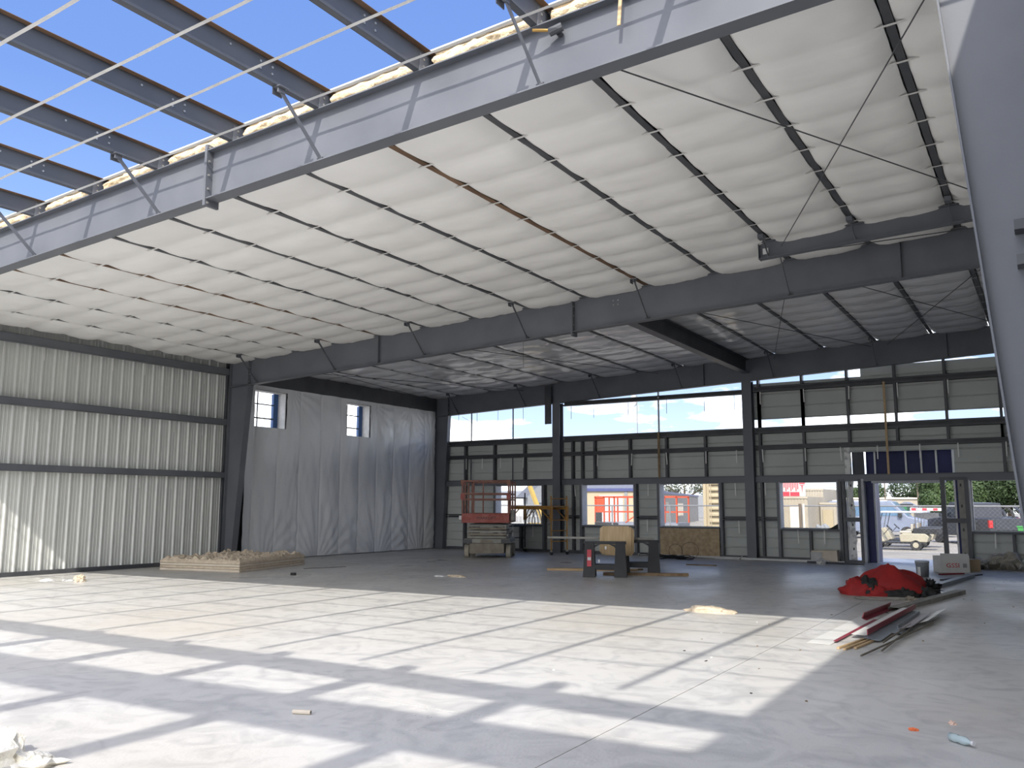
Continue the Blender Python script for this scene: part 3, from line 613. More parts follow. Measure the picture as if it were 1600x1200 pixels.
# --- scissor lift
def scissor_lift():
    r = thing('scissor_lift', 'dirty red and grey scissor lift parked in front of the far wall', 'scissor lift', (-15.55, 23.75, 0), math.radians(26))
    W = .62
    for sx in (-1, 1):
        for sy in (-1, 1): wheel(r, sx*.66, sy*.62, .21, .21, .15, 'x', 'tyre_tan', 'lift_dirt')
    MB().bb(-.55, .55, -.95, .95, .14, .46).build('chassis', 'lift_dirt', r, bevel=.02)
    MB().bb(-.70, .70, -.98, .98, .46, .60).build('deck', 'lift_grey', r, bevel=.015)
    for sx in (-1, 1): MB().bb(sx*.60-.14, sx*.60+.14, -1.0, -.96, .46, .585).build('corner_guard', 'black_plastic', r)
    MB().bb(-.2, .2, -1.0, -.97, .48, .56).build('hitch', 'lift_dirt', r)
    for k, z in enumerate((.64, .73, .82, .91, 1.0)):
        s = -1 if k % 2 else 1
        for x in (-.58, -.49, .49, .58):
            MB().bar((x, -.85, z-.02*s), (x, .85, z+.02*s), .05, .07).build('scissor_arm', 'lift_grey', r)
        MB().bb(-.62, .62, -.88, -.80, z-.035, z+.035).build('cross_tube', 'lift_grey' if k % 2 == 0 else 'lift_dirt', r, bevel=.01)
    for z in (.685, .865, 1.03): MB().bb(-.44, .44, -.7, .7, z-.03, z+.03).build('pivot_block', 'black_plastic', r)
    for k in range(6): MB().tube((.62, -.8+.3*k, .7+.05*(k % 3)), (.67, -.8+.3*k, .7+.05*(k % 3)), .04, 10).build('pivot_pin', 'bolt', r)
    MB().bb(-.78, .72, -1.05, 1.05, 1.09, 1.13).build('platform_floor', 'lift_grey', r)
    fp = MB().bb(-.78, .72, -1.08, -1.05, 1.09, 1.38).build('platform_panel', 'lift_red', r, bevel=.008)
    text('lettering', 'MARKLIFT', .12, 'letter_black', fp, (.0, -1.085, 1.235), (math.pi/2, 0, 0), .002, sx=1.15)
    MB().bb(-.78, -.75, -1.05, 1.05, 1.09, 1.38).build('platform_panel', 'lift_red', r); MB().bb(.69, .72, -1.05, 1.05, 1.09, 1.38).build('platform_panel', 'lift_red', r); MB().bb(-.78, .72, 1.05, 1.08, 1.09, 1.38).build('platform_panel', 'lift_red', r)
    MB().bb(-.87, -.79, -1.04, -.92, 1.19, 1.31).build('outlet_box', 'white_label', r); MB().bb(.74, .86, -.9, -.6, 1.15, 1.5).build('control_box', 'lift_grey', r, bevel=.02)
    for x in (-.76, .70):
        for y in (-1.06, -.5, .2, 1.06):
            MB().bb(x-.025, x+.025, y-.025, y+.025, 1.38, 2.42).build('rail_post', 'lift_rail', r)
        MB().bb(x-.025, x+.025, -1.06, 1.06, 2.37, 2.42).build('top_rail', 'lift_rail', r)
        for z in (1.82, 2.0): MB().bb(x-.02, x+.02, -1.06, 1.06, z-.02, z+.02).build('mid_rail', 'lift_rail', r)
        MB().bb(x-.06, x+.06, -1.09, -1.03, 1.82, 2.0).build('rail_joint', 'lift_red', r); MB().bb(x-.06, x+.06, -1.09, -1.03, 2.28, 2.43).build('rail_joint', 'lift_rail', r)
    for x in (-.40, -.10): MB().bb(x-.02, x+.02, -1.08, -1.04, 1.38, 2.42).build('rail_post', 'lift_rail', r)
    for y in (-1.06, 1.06):
        MB().bb(-.76, .70, y-.025, y+.025, 2.37, 2.42).build('top_rail', 'lift_rail', r)
        for z in (1.82, 2.0): MB().bb(-.76, .70, y-.02, y+.02, z-.025, z+.025).build('mid_rail', 'lift_rail', r)
    return r
scissor_lift()
# --- rolling scaffold
def scaffold():
    L_, W_ = 2.25, .70
    r = thing('rolling_scaffold', 'narrow yellow and black rolling scaffold standing by the first window', 'scaffold', (-16.3, 26.12, 0), math.radians(-20))
    for x0, m in ((0, 'scaffold_dark'), (L_, 'scaffold_yellow')):
        for y in (0, W_):
            MB().tube((x0, y, .14), (x0, y, 2.08 if x0 == 0 else 1.95), .024, 8).build('upright', m, r)
            MB().tube((x0-.02, y, .06), (x0+.02, y, .06), .06, 12).build('caster', 'black_plastic', r)
            MB().bb(x0-.03, x0+.03, y-.03, y+.03, .1, .16).build('caster_fork', 'bolt', r)
            MB().bb(x0-.04, x0+.04, y-.04, y+.04, 1.12, 1.62).build('sleeve', 'scaffold_yellow', r)
        for z in ((.5, .9, 1.9) if x0 == 0 else (.45, .8, 1.15, 1.86)): MB().tube((x0, 0, z), (x0, W_, z), .017, 8).build('rung', m, r)
    for y in (0, W_):
        MB().bb(-.03, L_+.03, y-.02, y+.02, 1.50, 1.62).build('side_rail', 'scaffold_yellow', r)
        for a, b in (((L_-.55, y, 1.52), (L_-.03, y, 1.14)), ((.55, y, 1.52), (.03, y, 1.14))): MB().bar(a, b, .02, .03).build('knee_brace', 'scaffold_yellow', r)
    MB().bb(.03, L_-.03, .03, W_-.03, 1.57, 1.61).build('deck_board', 'wood_old', r)
    return r
scaffold()
# --- sawhorses
def sawhorse(label, loc, rz):
    r = thing('sawhorse', label, 'sawhorse', loc, rz)
    MB().bb(-.50, .50, -.035, .035, .74, .81).build('top_beam', 'black_plastic', r, bevel=.006)
    for sx in (-1, 1):
        for sy in (-1, 1):
            x = sx*.36
            MB().hexa([(x-.15, sy*.26-.045, 0), (x+.15, sy*.26-.045, 0), (x+.15, sy*.26+.045, 0), (x-.15, sy*.26+.045, 0), (x-.11, sy*.035-.035, .78), (x+.11, sy*.035-.035, .78), (x+.11, sy*.035+.035, .78), (x-.11, sy*.035+.035, .78)]).build('leg', 'black_plastic', r, bevel=.008)
    for sy in (-1, 1): MB().bb(-.30, .30, sy*.18-.035, sy*.18+.035, .16, .28).build('shelf_rail', 'black_plastic', r, bevel=.005)
    for sx in (-1, 1): MB().prism([(sx*.30, .72), (sx*.30, .55), (sx*.22, .68), (sx*.1, .74)], -.05, .05).build('gusset', 'black_plastic', r)
    for sx, z in ((-.2, .62), (.2, .6), (.26, .2)): MB().bb(sx-.02, sx+.02, -.245, -.235, z-.03, z+.03).build('mould_mark', 'white_label', r) if False else None
    return r
h1 = sawhorse('black plastic sawhorse with a red label, nearer of the pair', (-8.98, 18.62, 0), math.radians(24))
lb = MB().hexa([(-.41, -.232, .24), (-.31, -.232, .24), (-.31, -.14, .62), (-.41, -.14, .62), (-.41, -.225, .24), (-.31, -.225, .24), (-.31, -.133, .62), (-.41, -.133, .62)]).build('label', 'red_label', h1)
lb.location = (0, -.03, 0)
MB().hexa([(-.40, -.20, .38), (-.32, -.20, .38), (-.32, -.183, .45), (-.40, -.183, .45), (-.40, -.205, .38), (-.32, -.205, .38), (-.32, -.188, .45), (-.40, -.188, .45)]).build('label_patch', 'white_label', lb).location = (0, -.005, 0)
for x, z in ((.02, .66), (-.14, .36), (-.14, .2), (.16, .22), (.28, .44)): MB().bb(x-.02, x+.02, -.20+.15*z, -.19+.15*z, z-.035, z+.035).build('sticker', 'white_label', h1)
h2 = sawhorse('black plastic sawhorse standing behind the nearer one, right end showing', (-8.62, 19.75, .0), math.radians(24))
tag(MB().bb(-1.0, 1.0, -.09, .09, 0, .06).build('wood_block', 'wood_old'), 'dark lumber board under the rear sawhorse', 'board').location = (-8.3, 19.4, 0)
bpy.data.objects['wood_block'].rotation_euler = (0, 0, math.radians(24))
h2.location.z = .0
ps = thing('plywood_sheet', 'square plywood panel with clipped corners leaning between the sawhorses', 'board', (-9.0, 19.24, .47), math.radians(12))
def octo(w, h, c): return [(-w+c, 0), (w-c, 0), (w, c), (w, h-c), (w-c, h), (-w+c, h), (-w, h-c), (-w, c)]
MB().prism(octo(.39, .68, .07), -.01, .01).build('front_sheet', 'plywood', ps); o = MB().prism(octo(.39, .68, .07), .03, .05).build('rear_sheet', 'plywood', ps); o.location = (.05, 0, -.02)
for x in (-.3, .3): MB().bb(x-.03, x+.03, .01, .03, .2, .5).build('spacer', 'wood', ps)
ps.rotation_euler = (math.radians(-6), 0, math.radians(12))
st = thing('metal_stud', 'grey metal stud lying across the two sawhorses', 'metal stud', (-9.3, 19.66, .815), math.radians(12))
MB().bb(-1.65, 1.05, -.045, .045, 0, .004).bb(-1.65, 1.05, -.045, -.041, 0, .05).bb(-1.65, 1.05, .041, .045, 0, .05).build('channel', 'lift_grey', st); st.location.z = .812
tag(MB().bb(-1.2, 1.1, -.1, .1, 0, .05).build('lumber_plank', 'wood'), 'pale lumber plank on the floor left of the sawhorses', 'board'); o = bpy.data.objects['lumber_plank']; o.location = (-10.0, 20.1, 0); o.rotation_euler = (0, 0, math.radians(25))
tag(MB().bb(-1.1, 1.2, -.05, .05, 0, .04).build('lumber_strip', 'wood_old'), 'dark lumber strip behind the pale plank', 'board'); o = bpy.data.objects['lumber_strip']; o.location = (-10.1, 20.4, 0); o.rotation_euler = (0, 0, math.radians(25))
tag(MB().bb(-.42, .42, -.04, .04, 0, .03).build('lumber_offcut', 'wood_old'), 'thin brown offcut on the floor right of the sawhorses', 'board'); o = bpy.data.objects['lumber_offcut']; o.location = (-8.35, 23.4, 0); o.rotation_euler = (0, 0, math.radians(5))
# --- insulation stack by the corrugated wall
ist = thing('insulation_stack', 'flat stack of tan insulation batts on the floor by the corrugated wall', 'insulation', (-16.95, 14.72, 0))
ax, ay = Vector((-2.45, -.45, 0)), Vector((-.82, 3.0, 0))
for k in range(4):
    o_ = Vector((.05*nz(k, 3), .06*nz(k, 5), 0)); z0, z1 = .064*k, .064*(k+1)-.004
    c = [o_, o_+ax*(1+.02*nz(k)), o_+ax+ay, o_+ay*(1+.03*nz(k, 9))]
    MB().hexa([p+Vector((0, 0, z0)) for p in c]+[p+Vector((0, 0, z1)) for p in c]).build('batt', 'kraft' if k % 2 == 0 else 'fiberglass_tan', ist, bevel=.015)
def ragtop(u, v):
    p = ax*u+ay*v; e = min(u, 1-u, v, 1-v); h = .254+(.03+.10*max(0, nz(p.x*2.4, p.y*2.4))+.11*max(0, nz(p.x*8, p.y*8, 3)))*(1 if e > .01 else 0)
    if e <= .01: h = .245
    return (p.x, p.y, h)
MB().grid(ragtop, 60, 66).build('torn_top', 'fiberglass_tan', ist, smooth=False)
tag(MB().bb(-.6, .6, -.025, .025, 0, .01).build('floor_strip', 'steel_dark'), 'thin dark metal strip on the floor right of the insulation stack', 'metal strip'); o = bpy.data.objects['floor_strip']; o.location = (-16.4, 17.1, 0); o.rotation_euler = (0, 0, math.radians(70))
tag(MB().box((0, 0, .03), (.12, .07, .06)).build('scrap_block', 'cable'), 'small black scrap on the floor beside the insulation stack', 'scrap'); bpy.data.objects['scrap_block'].location = (-15.3, 14.9, 0)
# --- blob helper for crumpled things
def blob(sx, sy, sz, seed, nu=36, nv=14, rag=.25, fq=2.0):
    def fn(u, v):
        a = 2*math.pi*u; b = math.pi/2*v
        d = Vector((math.cos(a)*math.cos(b), math.sin(a)*math.cos(b), math.sin(b)))
        k = 1+rag*nz(d.x*fq+seed, d.y*fq, d.z*fq)+rag*.5*nz(d.x*fq*3, d.y*fq*3+seed, d.z*fq*3)+rag*.25*nz(d.x*fq*7, d.y*fq*7, seed)
        return (d.x*sx*k, d.y*sy*k, max(0, d.z*sz*k))
    return MB().grid(fn, nu, nv)
# --- red canopy heap
rc = thing('red_canvas_heap', 'heap of red canvas with dark lining dumped on the floor', 'canvas', (-2.66, 17.85, 0), math.radians(32))
def redtop(u, v):
    a = 2*math.pi*u; rr = v
    x = .68*rr*math.cos(a); y = .52*rr*math.sin(a)
    h = .42*(1-rr**2.0)**.75+.07*nz(x*4, y*4, 2)*(1-rr)+.03*(ridge(x*3+y*2+nz(x*2, y*3))-.5)+.02*(ridge(x*5-y*4+nz(x*3, y))-.5)+.10*math.exp(-((x+.12)/.25)**2)*(1-rr)+.03*math.sin(a*5+2)*rr
    h += .14*(1 if rr > .9 else rr/.9)*max(0, math.sin(a*3+1.0))*rr
    return (x+.06*math.sin(a*4)*rr, y+.05*math.cos(a*3)*rr, max(.02, h+.03))
MB().grid(redtop, 60, 18).build('canvas_top', 'red_cloth', rc, smooth=True)
o = blob(.34, .36, .30, 4, rag=.28).build('canvas_fold', 'red_cloth', rc, smooth=True); o.location = (-.58, .0, 0)
o = blob(.20, .27, .31, 9, rag=.25).build('dark_lining', 'dark_cloth', rc, smooth=True); o.location = (-.50, -.14, .02)
o = blob(.30, .16, .14, 14, rag=.5, fq=3).build('dark_lining', 'dark_cloth', rc, smooth=True); o.location = (-.05, -.50, 0)
o = blob(.26, .14, .16, 24, rag=.5, fq=3).build('dark_lining', 'dark_cloth', rc, smooth=True); o.location = (.42, -.42, 0)
o = blob(.19, .18, .17, 31, rag=.7, fq=4).build('strap_bundle', 'cable', rc, smooth=True); o.location = (.72, .10, .06)
o = blob(.3, .12, .17, 41, rag=.4, fq=3).build('canvas_fold', 'red_cloth', rc, smooth=True); o.location = (-.35, -.40, 0)
cb = thing('cord_loop', 'thin grey cord loops on the floor in front of the red heap', 'cord', (-2.75, 16.75, .01), math.radians(20))
for k in range(2):
    pts = [Vector((.38*math.cos(t)*(1+.1*k)+.1*k, .16*math.sin(t)+.05*nz(t, k), .012)) for t in [2*math.pi*i/24 for i in range(25)]]
    MB().path(pts, .012, 6).build('loop', 'lift_grey', cb)
o = blob(.09, .06, .06, 5, rag=.6).build('knot', 'lift_dirt', cb); o.location = (.55, -.05, -.01)
# --- bucket and box
bk = thing('bucket', 'grey plastic bucket behind the red canvas heap', 'bucket', (-2.68, 22.6, 0))
lathe([(.0, .01), (.125, .01), (.128, 0), (.15, .33), (.158, .33), (.158, .37), (.148, .37), (.142, .345), (.12, .02), (0, .02)]).build('body', 'bucket', bk, smooth=True)
MB().path([Vector((.155*math.cos(t), -.155*math.sin(t)*.9, .345-.13*math.sin(t))) for t in [math.pi*i/12 for i in range(13)]], .004, 6).build('bail_handle', 'bolt', bk)
def wrap(u, v):
    a = -math.pi/2-.75+.55*u; z = .03+.2*v; r = .1305+.022*z/.33+.003; return (r*math.cos(a), r*math.sin(a), z)
MB().grid(wrap, 6, 2).build('torn_label', 'white_label', bk)
bx_ = thing('carton', 'white cardboard carton with red lettering near the entrance', 'box', (-2.25, 24.6, 0), math.radians(31))
MB().bb(-.36, .36, -.2, .2, 0, .40).build('body', 'cardboard_white', bx_); MB().prism([(-.36, .40), (.36, .40), (.33, .46), (-.35, .47)], -.2, -.19).build('flap', 'cardboard_white', bx_)
MB().bb(-.34, .34, -.17, .17, .395, .402).build('inner', 'cardboard', bx_)
text('lettering', 'GSSI', .155, 'letter_red', bx_, (-.06, -.203, .17), (math.pi/2, 0, 0), .002, sx=1.15)
MB().bb(.19, .29, -.204, -.2, .12, .22).build('print_mark', 'letter_grey', bx_)
b2 = thing('carton', 'small brown carton tucked behind the lettered white carton', 'box', (-1.86, 25.15, 0), math.radians(31)); MB().bb(-.18, .18, -.14, .14, 0, .30).build('body', 'cardboard', b2, bevel=.004); MB().bb(-.18, .18, -.03, .03, .30, .303).build('tape', 'cardboard_white', b2)
b3 = thing('carton', 'pale crushed carton against the wall under the fourth window', 'box', (-5.75, 26.75, 0), 0); MB().hexa([(-.38, -.2, 0), (.38, -.2, 0), (.38, .15, 0), (-.38, .15, 0), (-.36, -.16, .34), (.36, -.18, .36), (.36, .15, .36), (-.38, .15, .33)]).build('body', 'kraft', b3, bevel=.01); MB().bb(-.37, -.05, -.208, -.2, .05, .30).build('plastic_wrap', 'tarp_grey', b3)
# --- crumpled tarps by the right window
tp = thing('crumpled_tarp', 'crumpled khaki tarp heaped below the right window', 'tarp', (-1.28, 26.2, 0))
def crumple(cx, cz, w, h, seed, m):
    def fn(u, v):
        a = math.pi*u; x = (u-.5)*w; y = -.32*math.sin(math.pi*v)+.18*nz(x*5, v*4, seed); z = h*(v**.8)*(1-abs(2*u-1)**3*.6)+.14*nz(x*6+seed, v*5)*v
        return (cx+x, y, max(0, z))
    MB().grid(fn, 18, 9).build('fold', m, tp)
crumple(.02, 0, .72, .42, 3, 'tarp_khaki'); crumple(-.42, 0, .38, .30, 12, 'tarp_grey'); crumple(.32, 0, .55, .46, 22, 'tarp_khaki'); crumple(.62, 0, .36, .25, 32, 'tarp_grey')
# --- long channels and sheet metal on the floor
def floorbar(name, label, cat, a, b, w, h, m, prof='channel', z=0):
    a, b = Vector((*a, 0)), Vector((*b, 0)); L_ = (b-a).length; ang = math.atan2((b-a).y, (b-a).x)
    r = thing(name, label, cat, (a.x, a.y, z), ang); t = .004
    if prof == 'channel':
        MB().bb(0, L_, -w/2, w/2, h-t, h).build('web', m, r); MB().bb(0, L_, -w/2, -w/2+t, 0, h).build('leg', m, r); MB().bb(0, L_, w/2-t, w/2, 0, h).build('leg', m, r)
    elif prof == 'flat':
        MB().bb(0, L_, -w/2, w/2, 0, h).build('sheet', m, r)
    return r
floorbar('steel_channel', 'long grey steel channel lying from the sheet metal scraps towards the red heap', 'channel', (-2.22, 14.95), (-1.58, 18.7), .17, .07, 'lift_grey')
floorbar('steel_channel', 'dark slate steel channel on the floor behind the red heap', 'channel', (-2.08, 19.8), (-1.70, 22.9), .16, .08, 'panel_slate')
floorbar('steel_angle', 'thin dark angle on the floor beside the bucket', 'angle', (-2.2, 21.6), (-1.55, 23.9), .06, .03, 'steel_dark')
floorbar('steel_angle', 'maroon trim piece on the floor in front of the lettered carton', 'trim', (-2.4, 23.4), (-1.95, 24.0), .08, .03, 'panel_maroon')
def trim(label, a, b, w, m, lipm=None, z=0, tilt=0, lip=.05, lside=1, lin=0):
    a, b = Vector((*a, 0)), Vector((*b, 0)); L_ = (b-a).length; ang = math.atan2((b-a).y, (b-a).x)
    r = thing('sheet_metal', label, 'sheet metal', (a.x, a.y, z), ang); r.rotation_euler = (tilt, 0, ang)
    MB().bb(0, L_, -w/2, w/2, .004, .008).build('sheet', m, r)
    if lipm:
        s = lside
        MB().bb(0, L_, s*(w/2-.012), s*w/2, .004, lip).build('lip', lipm, r)
    return r
trim('wide white metal panel at the tip of the scrap pile in the sun', (-2.50, 11.03), (-2.42, 14.1), .28, 'panel_white', None, .0)
trim('white trim with long maroon lip lying in the middle of the scrap pile', (-2.15, 11.7), (-2.02, 15.1), .20, 'panel_white', 'panel_maroon', .05, 0, .075, -1)
trim('narrow maroon trim strip on the white panel', (-2.34, 11.2), (-2.27, 13.6), .05, 'panel_maroon', None, .02)
trim('short maroon angle at the back of the scrap pile', (-2.42, 13.55), (-2.30, 15.2), .07, 'panel_maroon', 'panel_maroon', .02, .35, .09, 1)
trim('slate grey metal panel right of the maroon lip', (-1.98, 11.5), (-1.93, 14.9), .20, 'panel_slate', None, .03, .12)
trim('small slate panel lying askew at the scrap pile', (-1.82, 12.3), (-1.80, 13.6), .18, 'panel_slate', None, .02)
trim('mauve metal trim at the right side of the scrap pile', (-1.76, 12.65), (-1.72, 14.5), .17, 'panel_mauve', 'panel_slate', .05, -.2, .05, 1)
trim('short white metal panel at the right end of the scrap pile', (-1.62, 13.35), (-1.55, 15.0), .15, 'panel_white', None, .06, -.35)
for n, (a, b) in enumerate((((-1.88, 10.25), (-1.52, 13.6)), ((-1.73, 10.65), (-1.70, 13.0)), ((-1.80, 11.2), (-1.74, 13.1)))):
    tag(MB().tube((*a, .03+.012*n), (*b, .03+.012*n), .011, 6).build('steel_rod', 'rebar'), ['longest rusty steel rod crossing the others on the floor', 'rusty steel rod under the crossing one, right of it', 'short rusty steel rod beside the scrap pile'][n], 'rod')
for n, (a, b) in enumerate((((-2.22, 10.75), (-2.05, 11.9)), ((-2.14, 10.7), (-1.95, 12.2)), ((-2.05, 10.85), (-1.88, 12.4)))):
    tag(MB().bar((*a, .015), (*b, .015), .03, .02).build('wood_lath', 'wood'), ['leftmost','middle','rightmost'][n]+' thin wood lath at the foot of the scrap pile', 'lath')
# --- pipes, cables, wire along the far wall
def pipe(lab, a, b, r, m='pvc'): return tag(MB().tube(a, b, r, 10).build('pipe', m), lab, 'pipe')
pipe('long white pipe on the floor below the plywood sheet', (-11.6, 26.55, .05), (-8.0, 26.45, .05), .035)
pipe('white pipe on the floor in front of the wall post', (-8.9, 26.2, .05), (-5.5, 26.1, .05), .04)
pipe('thin white pipe behind the other pipes below the fourth window', (-7.9, 26.7, .03), (-5.2, 26.6, .03), .025)
pipe('short white pipe stub lying crosswise on the long pipe', (-8.15, 26.5, .10), (-8.05, 25.8, .03), .02)
pipe('dark pipe lying under the fourth window towards the entrance', (-6.1, 26.0, .04), (-4.5, 25.7, .04), .03, 'steel_dark')
w_ = thing('cable_coil', 'tangled black cable coil on the floor below the plywood sheet', 'cable', (-10.3, 25.6, 0))
for k in range(7):
    rr = .25+.12*random.random(); cx, cy = .5*random.uniform(-1, 1), .2*random.uniform(-1, 1)
    MB().path([Vector((cx+rr*1.8*math.cos(t), cy+rr*.6*math.sin(t), .02+.03*k*.5+.02*math.sin(3*t))) for t in [2*math.pi*i/20 for i in range(21)]], .012, 5).build('loop', 'cable', w_)
MB().path([Vector((.75+.28*math.cos(t), .2, .27+.25*math.sin(t))) for t in [2*math.pi*i/24 for i in range(25)]], .006, 5).build('loop', 'cable', w_)
MB().path([Vector((.3+.22*math.cos(t), .15, .24+.22*math.sin(t))) for t in [2*math.pi*i/24 for i in range(25)]], .006, 5).build('loop', 'cable', w_)
o = blob(.14, .12, .16, 6, rag=.3).build('paper_wad', 'tarp_grey'); o.location = (-5.65, 25.7, 0); tag(o, 'crumpled grey paper wad beside the pipes under the fourth window', 'paper')
# --- small litter on the floor
def litter(name, lab, cat, loc, s, m, seed, rag=.4):
    o = blob(*s, seed, 18, 7, rag=rag).build(name, m); o.location = (*loc, 0); return tag(o, lab, cat)
litter('insulation_scrap', 'tan insulation scrap on the sunlit floor near the corrugated wall', 'scrap', (-17.9, 11.2), (.12, .12, .13), 'fiberglass_tan', 3, .6)
litter('paper_scrap', 'white paper scrap on the sunlit floor near the corrugated wall', 'paper', (-18.6, 10.9), (.22, .1, .04), 'white_label', 5)
litter('paper_scrap', 'flatter white scrap right of the other by the corrugated wall', 'paper', (-18.3, 11.2), (.16, .1, .03), 'white_paint', 8)
litter('insulation_scrap', 'flat tan scrap on the shaded floor at mid depth', 'scrap', (-11.8, 16.6), (.26, .1, .05), 'fiberglass_tan', 13)
litter('paper_scrap', 'flat white scrap just left of the tan one on the shaded floor', 'paper', (-12.2, 16.5), (.18, .09, .03), 'white_label', 15)
litter('insulation_fluff', 'white tuft of insulation at the bottom left corner', 'insulation', (-6.02, 3.15), (.26, .24, .19), 'fiberglass_white', 17, .55)
litter('insulation_scrap', 'smaller ragged tuft right of the corner insulation', 'insulation', (-5.68, 3.33), (.18, .12, .07), 'fiberglass_white', 19, .7)
litter('insulation_scrap', 'tan batt scrap at the edge of the sunlight', 'scrap', (-4.65, 13.35), (.42, .14, .09), 'fiberglass_tan', 23, .3)
litter('orange_scrap', 'tiny orange scrap on the floor at lower right', 'scrap', (-.99, 7.25), (.035, .03, .02), 'orange_scrap', 25)
litter('pink_scrap', 'tiny pinkish scrap on the floor near the bottle', 'scrap', (-.76, 7.6), (.03, .03, .025), 'pink_scrap', 27)
for k in range(26):
    x = random.uniform(-4.5, -.6); y = random.uniform(7.5, 21)
    o = blob(.018*random.uniform(.5, 1.6), .012, .008, k*3.1, 10, 4, .5).build('debris_chip', random.choice(['cable', 'wood_old', 'white_label', 'lift_dirt'])); o.location = (x, y, 0); o.rotation_euler = (0, 0, random.uniform(0, 3)); tag(o, 'tiny debris chip scattered on the concrete at right', 'debris', 'debris chips on the concrete')
bt = thing('water_bottle', 'crushed clear plastic bottle on the floor at lower right', 'bottle', (-.66, 7.02, .03), math.radians(-40))
o = lathe([(0, -.09), (.028, -.088), (.03, -.03), (.024, -.01), (.03, .02), (.028, .05), (.013, .085), (.013, .1), (0, .1)], 14).build('body', 'bottle_clear', bt, smooth=True); o.rotation_euler = (0, math.pi/2, 0)
MB().tube((.1, 0, 0), (.118, 0, 0), .016, 10).build('cap', 'white_label', bt)
tb = thing('cardboard_tube', 'short brown cardboard tube on the shaded stripe of the floor', 'tube', (-5.18, 5.19, .018), math.radians(22))
MB().tube((-.075, 0, 0), (.075, 0, 0), .018, 14).build('body', 'kraft', tb, smooth=False); MB().tube((.0751, 0, 0), (.0755, 0, 0), .012, 12).build('bore', 'cable', tb)
# ================================================================== EXTERIOR THINGS (stand on the yard at z = GZ)
def fence(label, a, b, h, posts):
    r = thing('chain_link_fence', label, 'fence', (a[0], a[1], GZ), math.atan2(b[1]-a[1], b[0]-a[0])); L_ = math.hypot(b[0]-a[0], b[1]-a[1])
    MB().tube((0, 0, h), (L_, 0, h), .03, 8).build('top_rail', 'fence_wire', r); MB().tube((0, 0, .1), (L_, 0, .1), .012, 6).build('bottom_wire', 'fence_wire', r)
    for k in range(posts+1): MB().tube((L_*k/posts, 0, 0), (L_*k/posts, 0, h), .035, 8).build('post', 'fence_wire', r)
    mb = MB(); d = .16; n = int(L_/d); t = .0022
    for k in range(-int(h/d), n):
        for s in (1, -1):
            x0 = k*d if s > 0 else k*d+h; x1 = k*d+h if s > 0 else k*d
            pa, pb = Vector((x0, 0, 0)), Vector((x1, 0, h))
            if min(x0, x1) < 0 or max(x0, x1) > L_: continue
            w = Vector((t, 0, 0)); mb.add([pa-w, pa+w, pb+w, pb-w], [(0, 1, 2, 3)])
    tag(mb.build('wire_mesh', 'fence_wire', r), kind='stuff'); return r
fence('grey chain link fence with top rail running behind the windows outside', (-27, 38.6), (9, 36.9), 1.93, 12)
MB().tube((-9.13, 37.6, GZ), (-9.13, 37.6, 1.75), .09, 8)
g = thing('gate_post', 'pair of brown wooden posts at the chain link fence seen through the fourth window', 'post', (-9.0, 37.5, GZ)); MB().tube((0, 0, 0), (0, 0, 2.02), .06, 8).build('post', 'pole_wood', g); MB().tube((.14, 0, 0), (.14, 0, 2.02), .05, 8).build('post', 'kraft', g)
# --- vehicles (local: length along x, nose at +x)
def pickup(label, loc, rz, paint, s=1):
    r = thing('pickup_truck', label, 'truck', loc, rz)
    low = [(-2.85, .55), (-2.85, 1.18), (-.55, 1.22), (-.55, 1.18), (1.55, 1.20), (2.75, 1.10), (2.85, .95), (2.85, .5), (2.3, .42), (-2.4, .42)]
    MB().prism(low, -.97, .97).build('body', paint, r, bevel=.05)
    cab = [(-.62, 1.15), (-.48, 1.86), (.75, 1.90), (1.55, 1.2), (1.55, 1.12), (-.62, 1.12)]
    MB().prism(cab, -.86, .86).build('cab', paint, r, bevel=.05)
    for sy in (-1, 1):
        MB().prism([(-.42, 1.26), (-.36, 1.76), (.12, 1.79), (.12, 1.26)], sy*.862, sy*.875).build('side_window', 'glass_dark', r)
        MB().prism([(.18, 1.26), (.18, 1.79), (.70, 1.80), (1.28, 1.26)], sy*.862, sy*.875).build('side_window', 'glass_dark', r)
        MB().bb(.0, .16, sy*.975, sy*.99, 1.06, 1.09).build('door_handle', 'chrome', r); MB().bb(1.1, 1.3, sy*.9, sy*1.12, 1.22, 1.42).build('mirror', paint, r)
        MB().bb(-2.88, -2.76, sy*.83, sy*.985, .80, 1.12).build('taillight', 'taillight', r); MB().bb(2.7, 2.87, sy*.62-.14, sy*.62+.14, .8, .96).build('headlight', 'white_ext', r)
        for x in (-1.75, 1.8):
            MB().tube((x, sy*.90, .5), (x, sy*.985, .5), .52, 20).build('wheel_arch', 'black_plastic', r); wheel(r, x, sy*.84, .40, .40, .27)
    MB().bb(-2.95, -2.83, -.9, .9, .45, .66).build('bumper', 'chrome', r, bevel=.02); MB().bb(2.8, 2.95, -.9, .9, .42, .64).build('bumper', 'chrome', r, bevel=.02)
    MB().bb(-2.75, -.65, -.82, .82, 1.17, 1.20).build('bed_liner', 'black_plastic', r); MB().bb(-2.868, -2.85, -.72, .72, .72, 1.15).build('tailgate', paint, r)
    MB().prism([(.80, 1.83), (1.50, 1.22), (1.52, 1.23), (.82, 1.85)], -.78, .78).build('windshield', 'glass_dark', r); r.scale = (s, s, s); return r
pickup('dark grey pickup truck outside the right window, tail to the right', (-3.3, 50.7, GZ), math.radians(121), 'car_grey', 1.12)
pickup('dark blue pickup truck parked behind the golf carts', (-4.9, 66.0, GZ), math.radians(180), 'car_blue', 1.05)
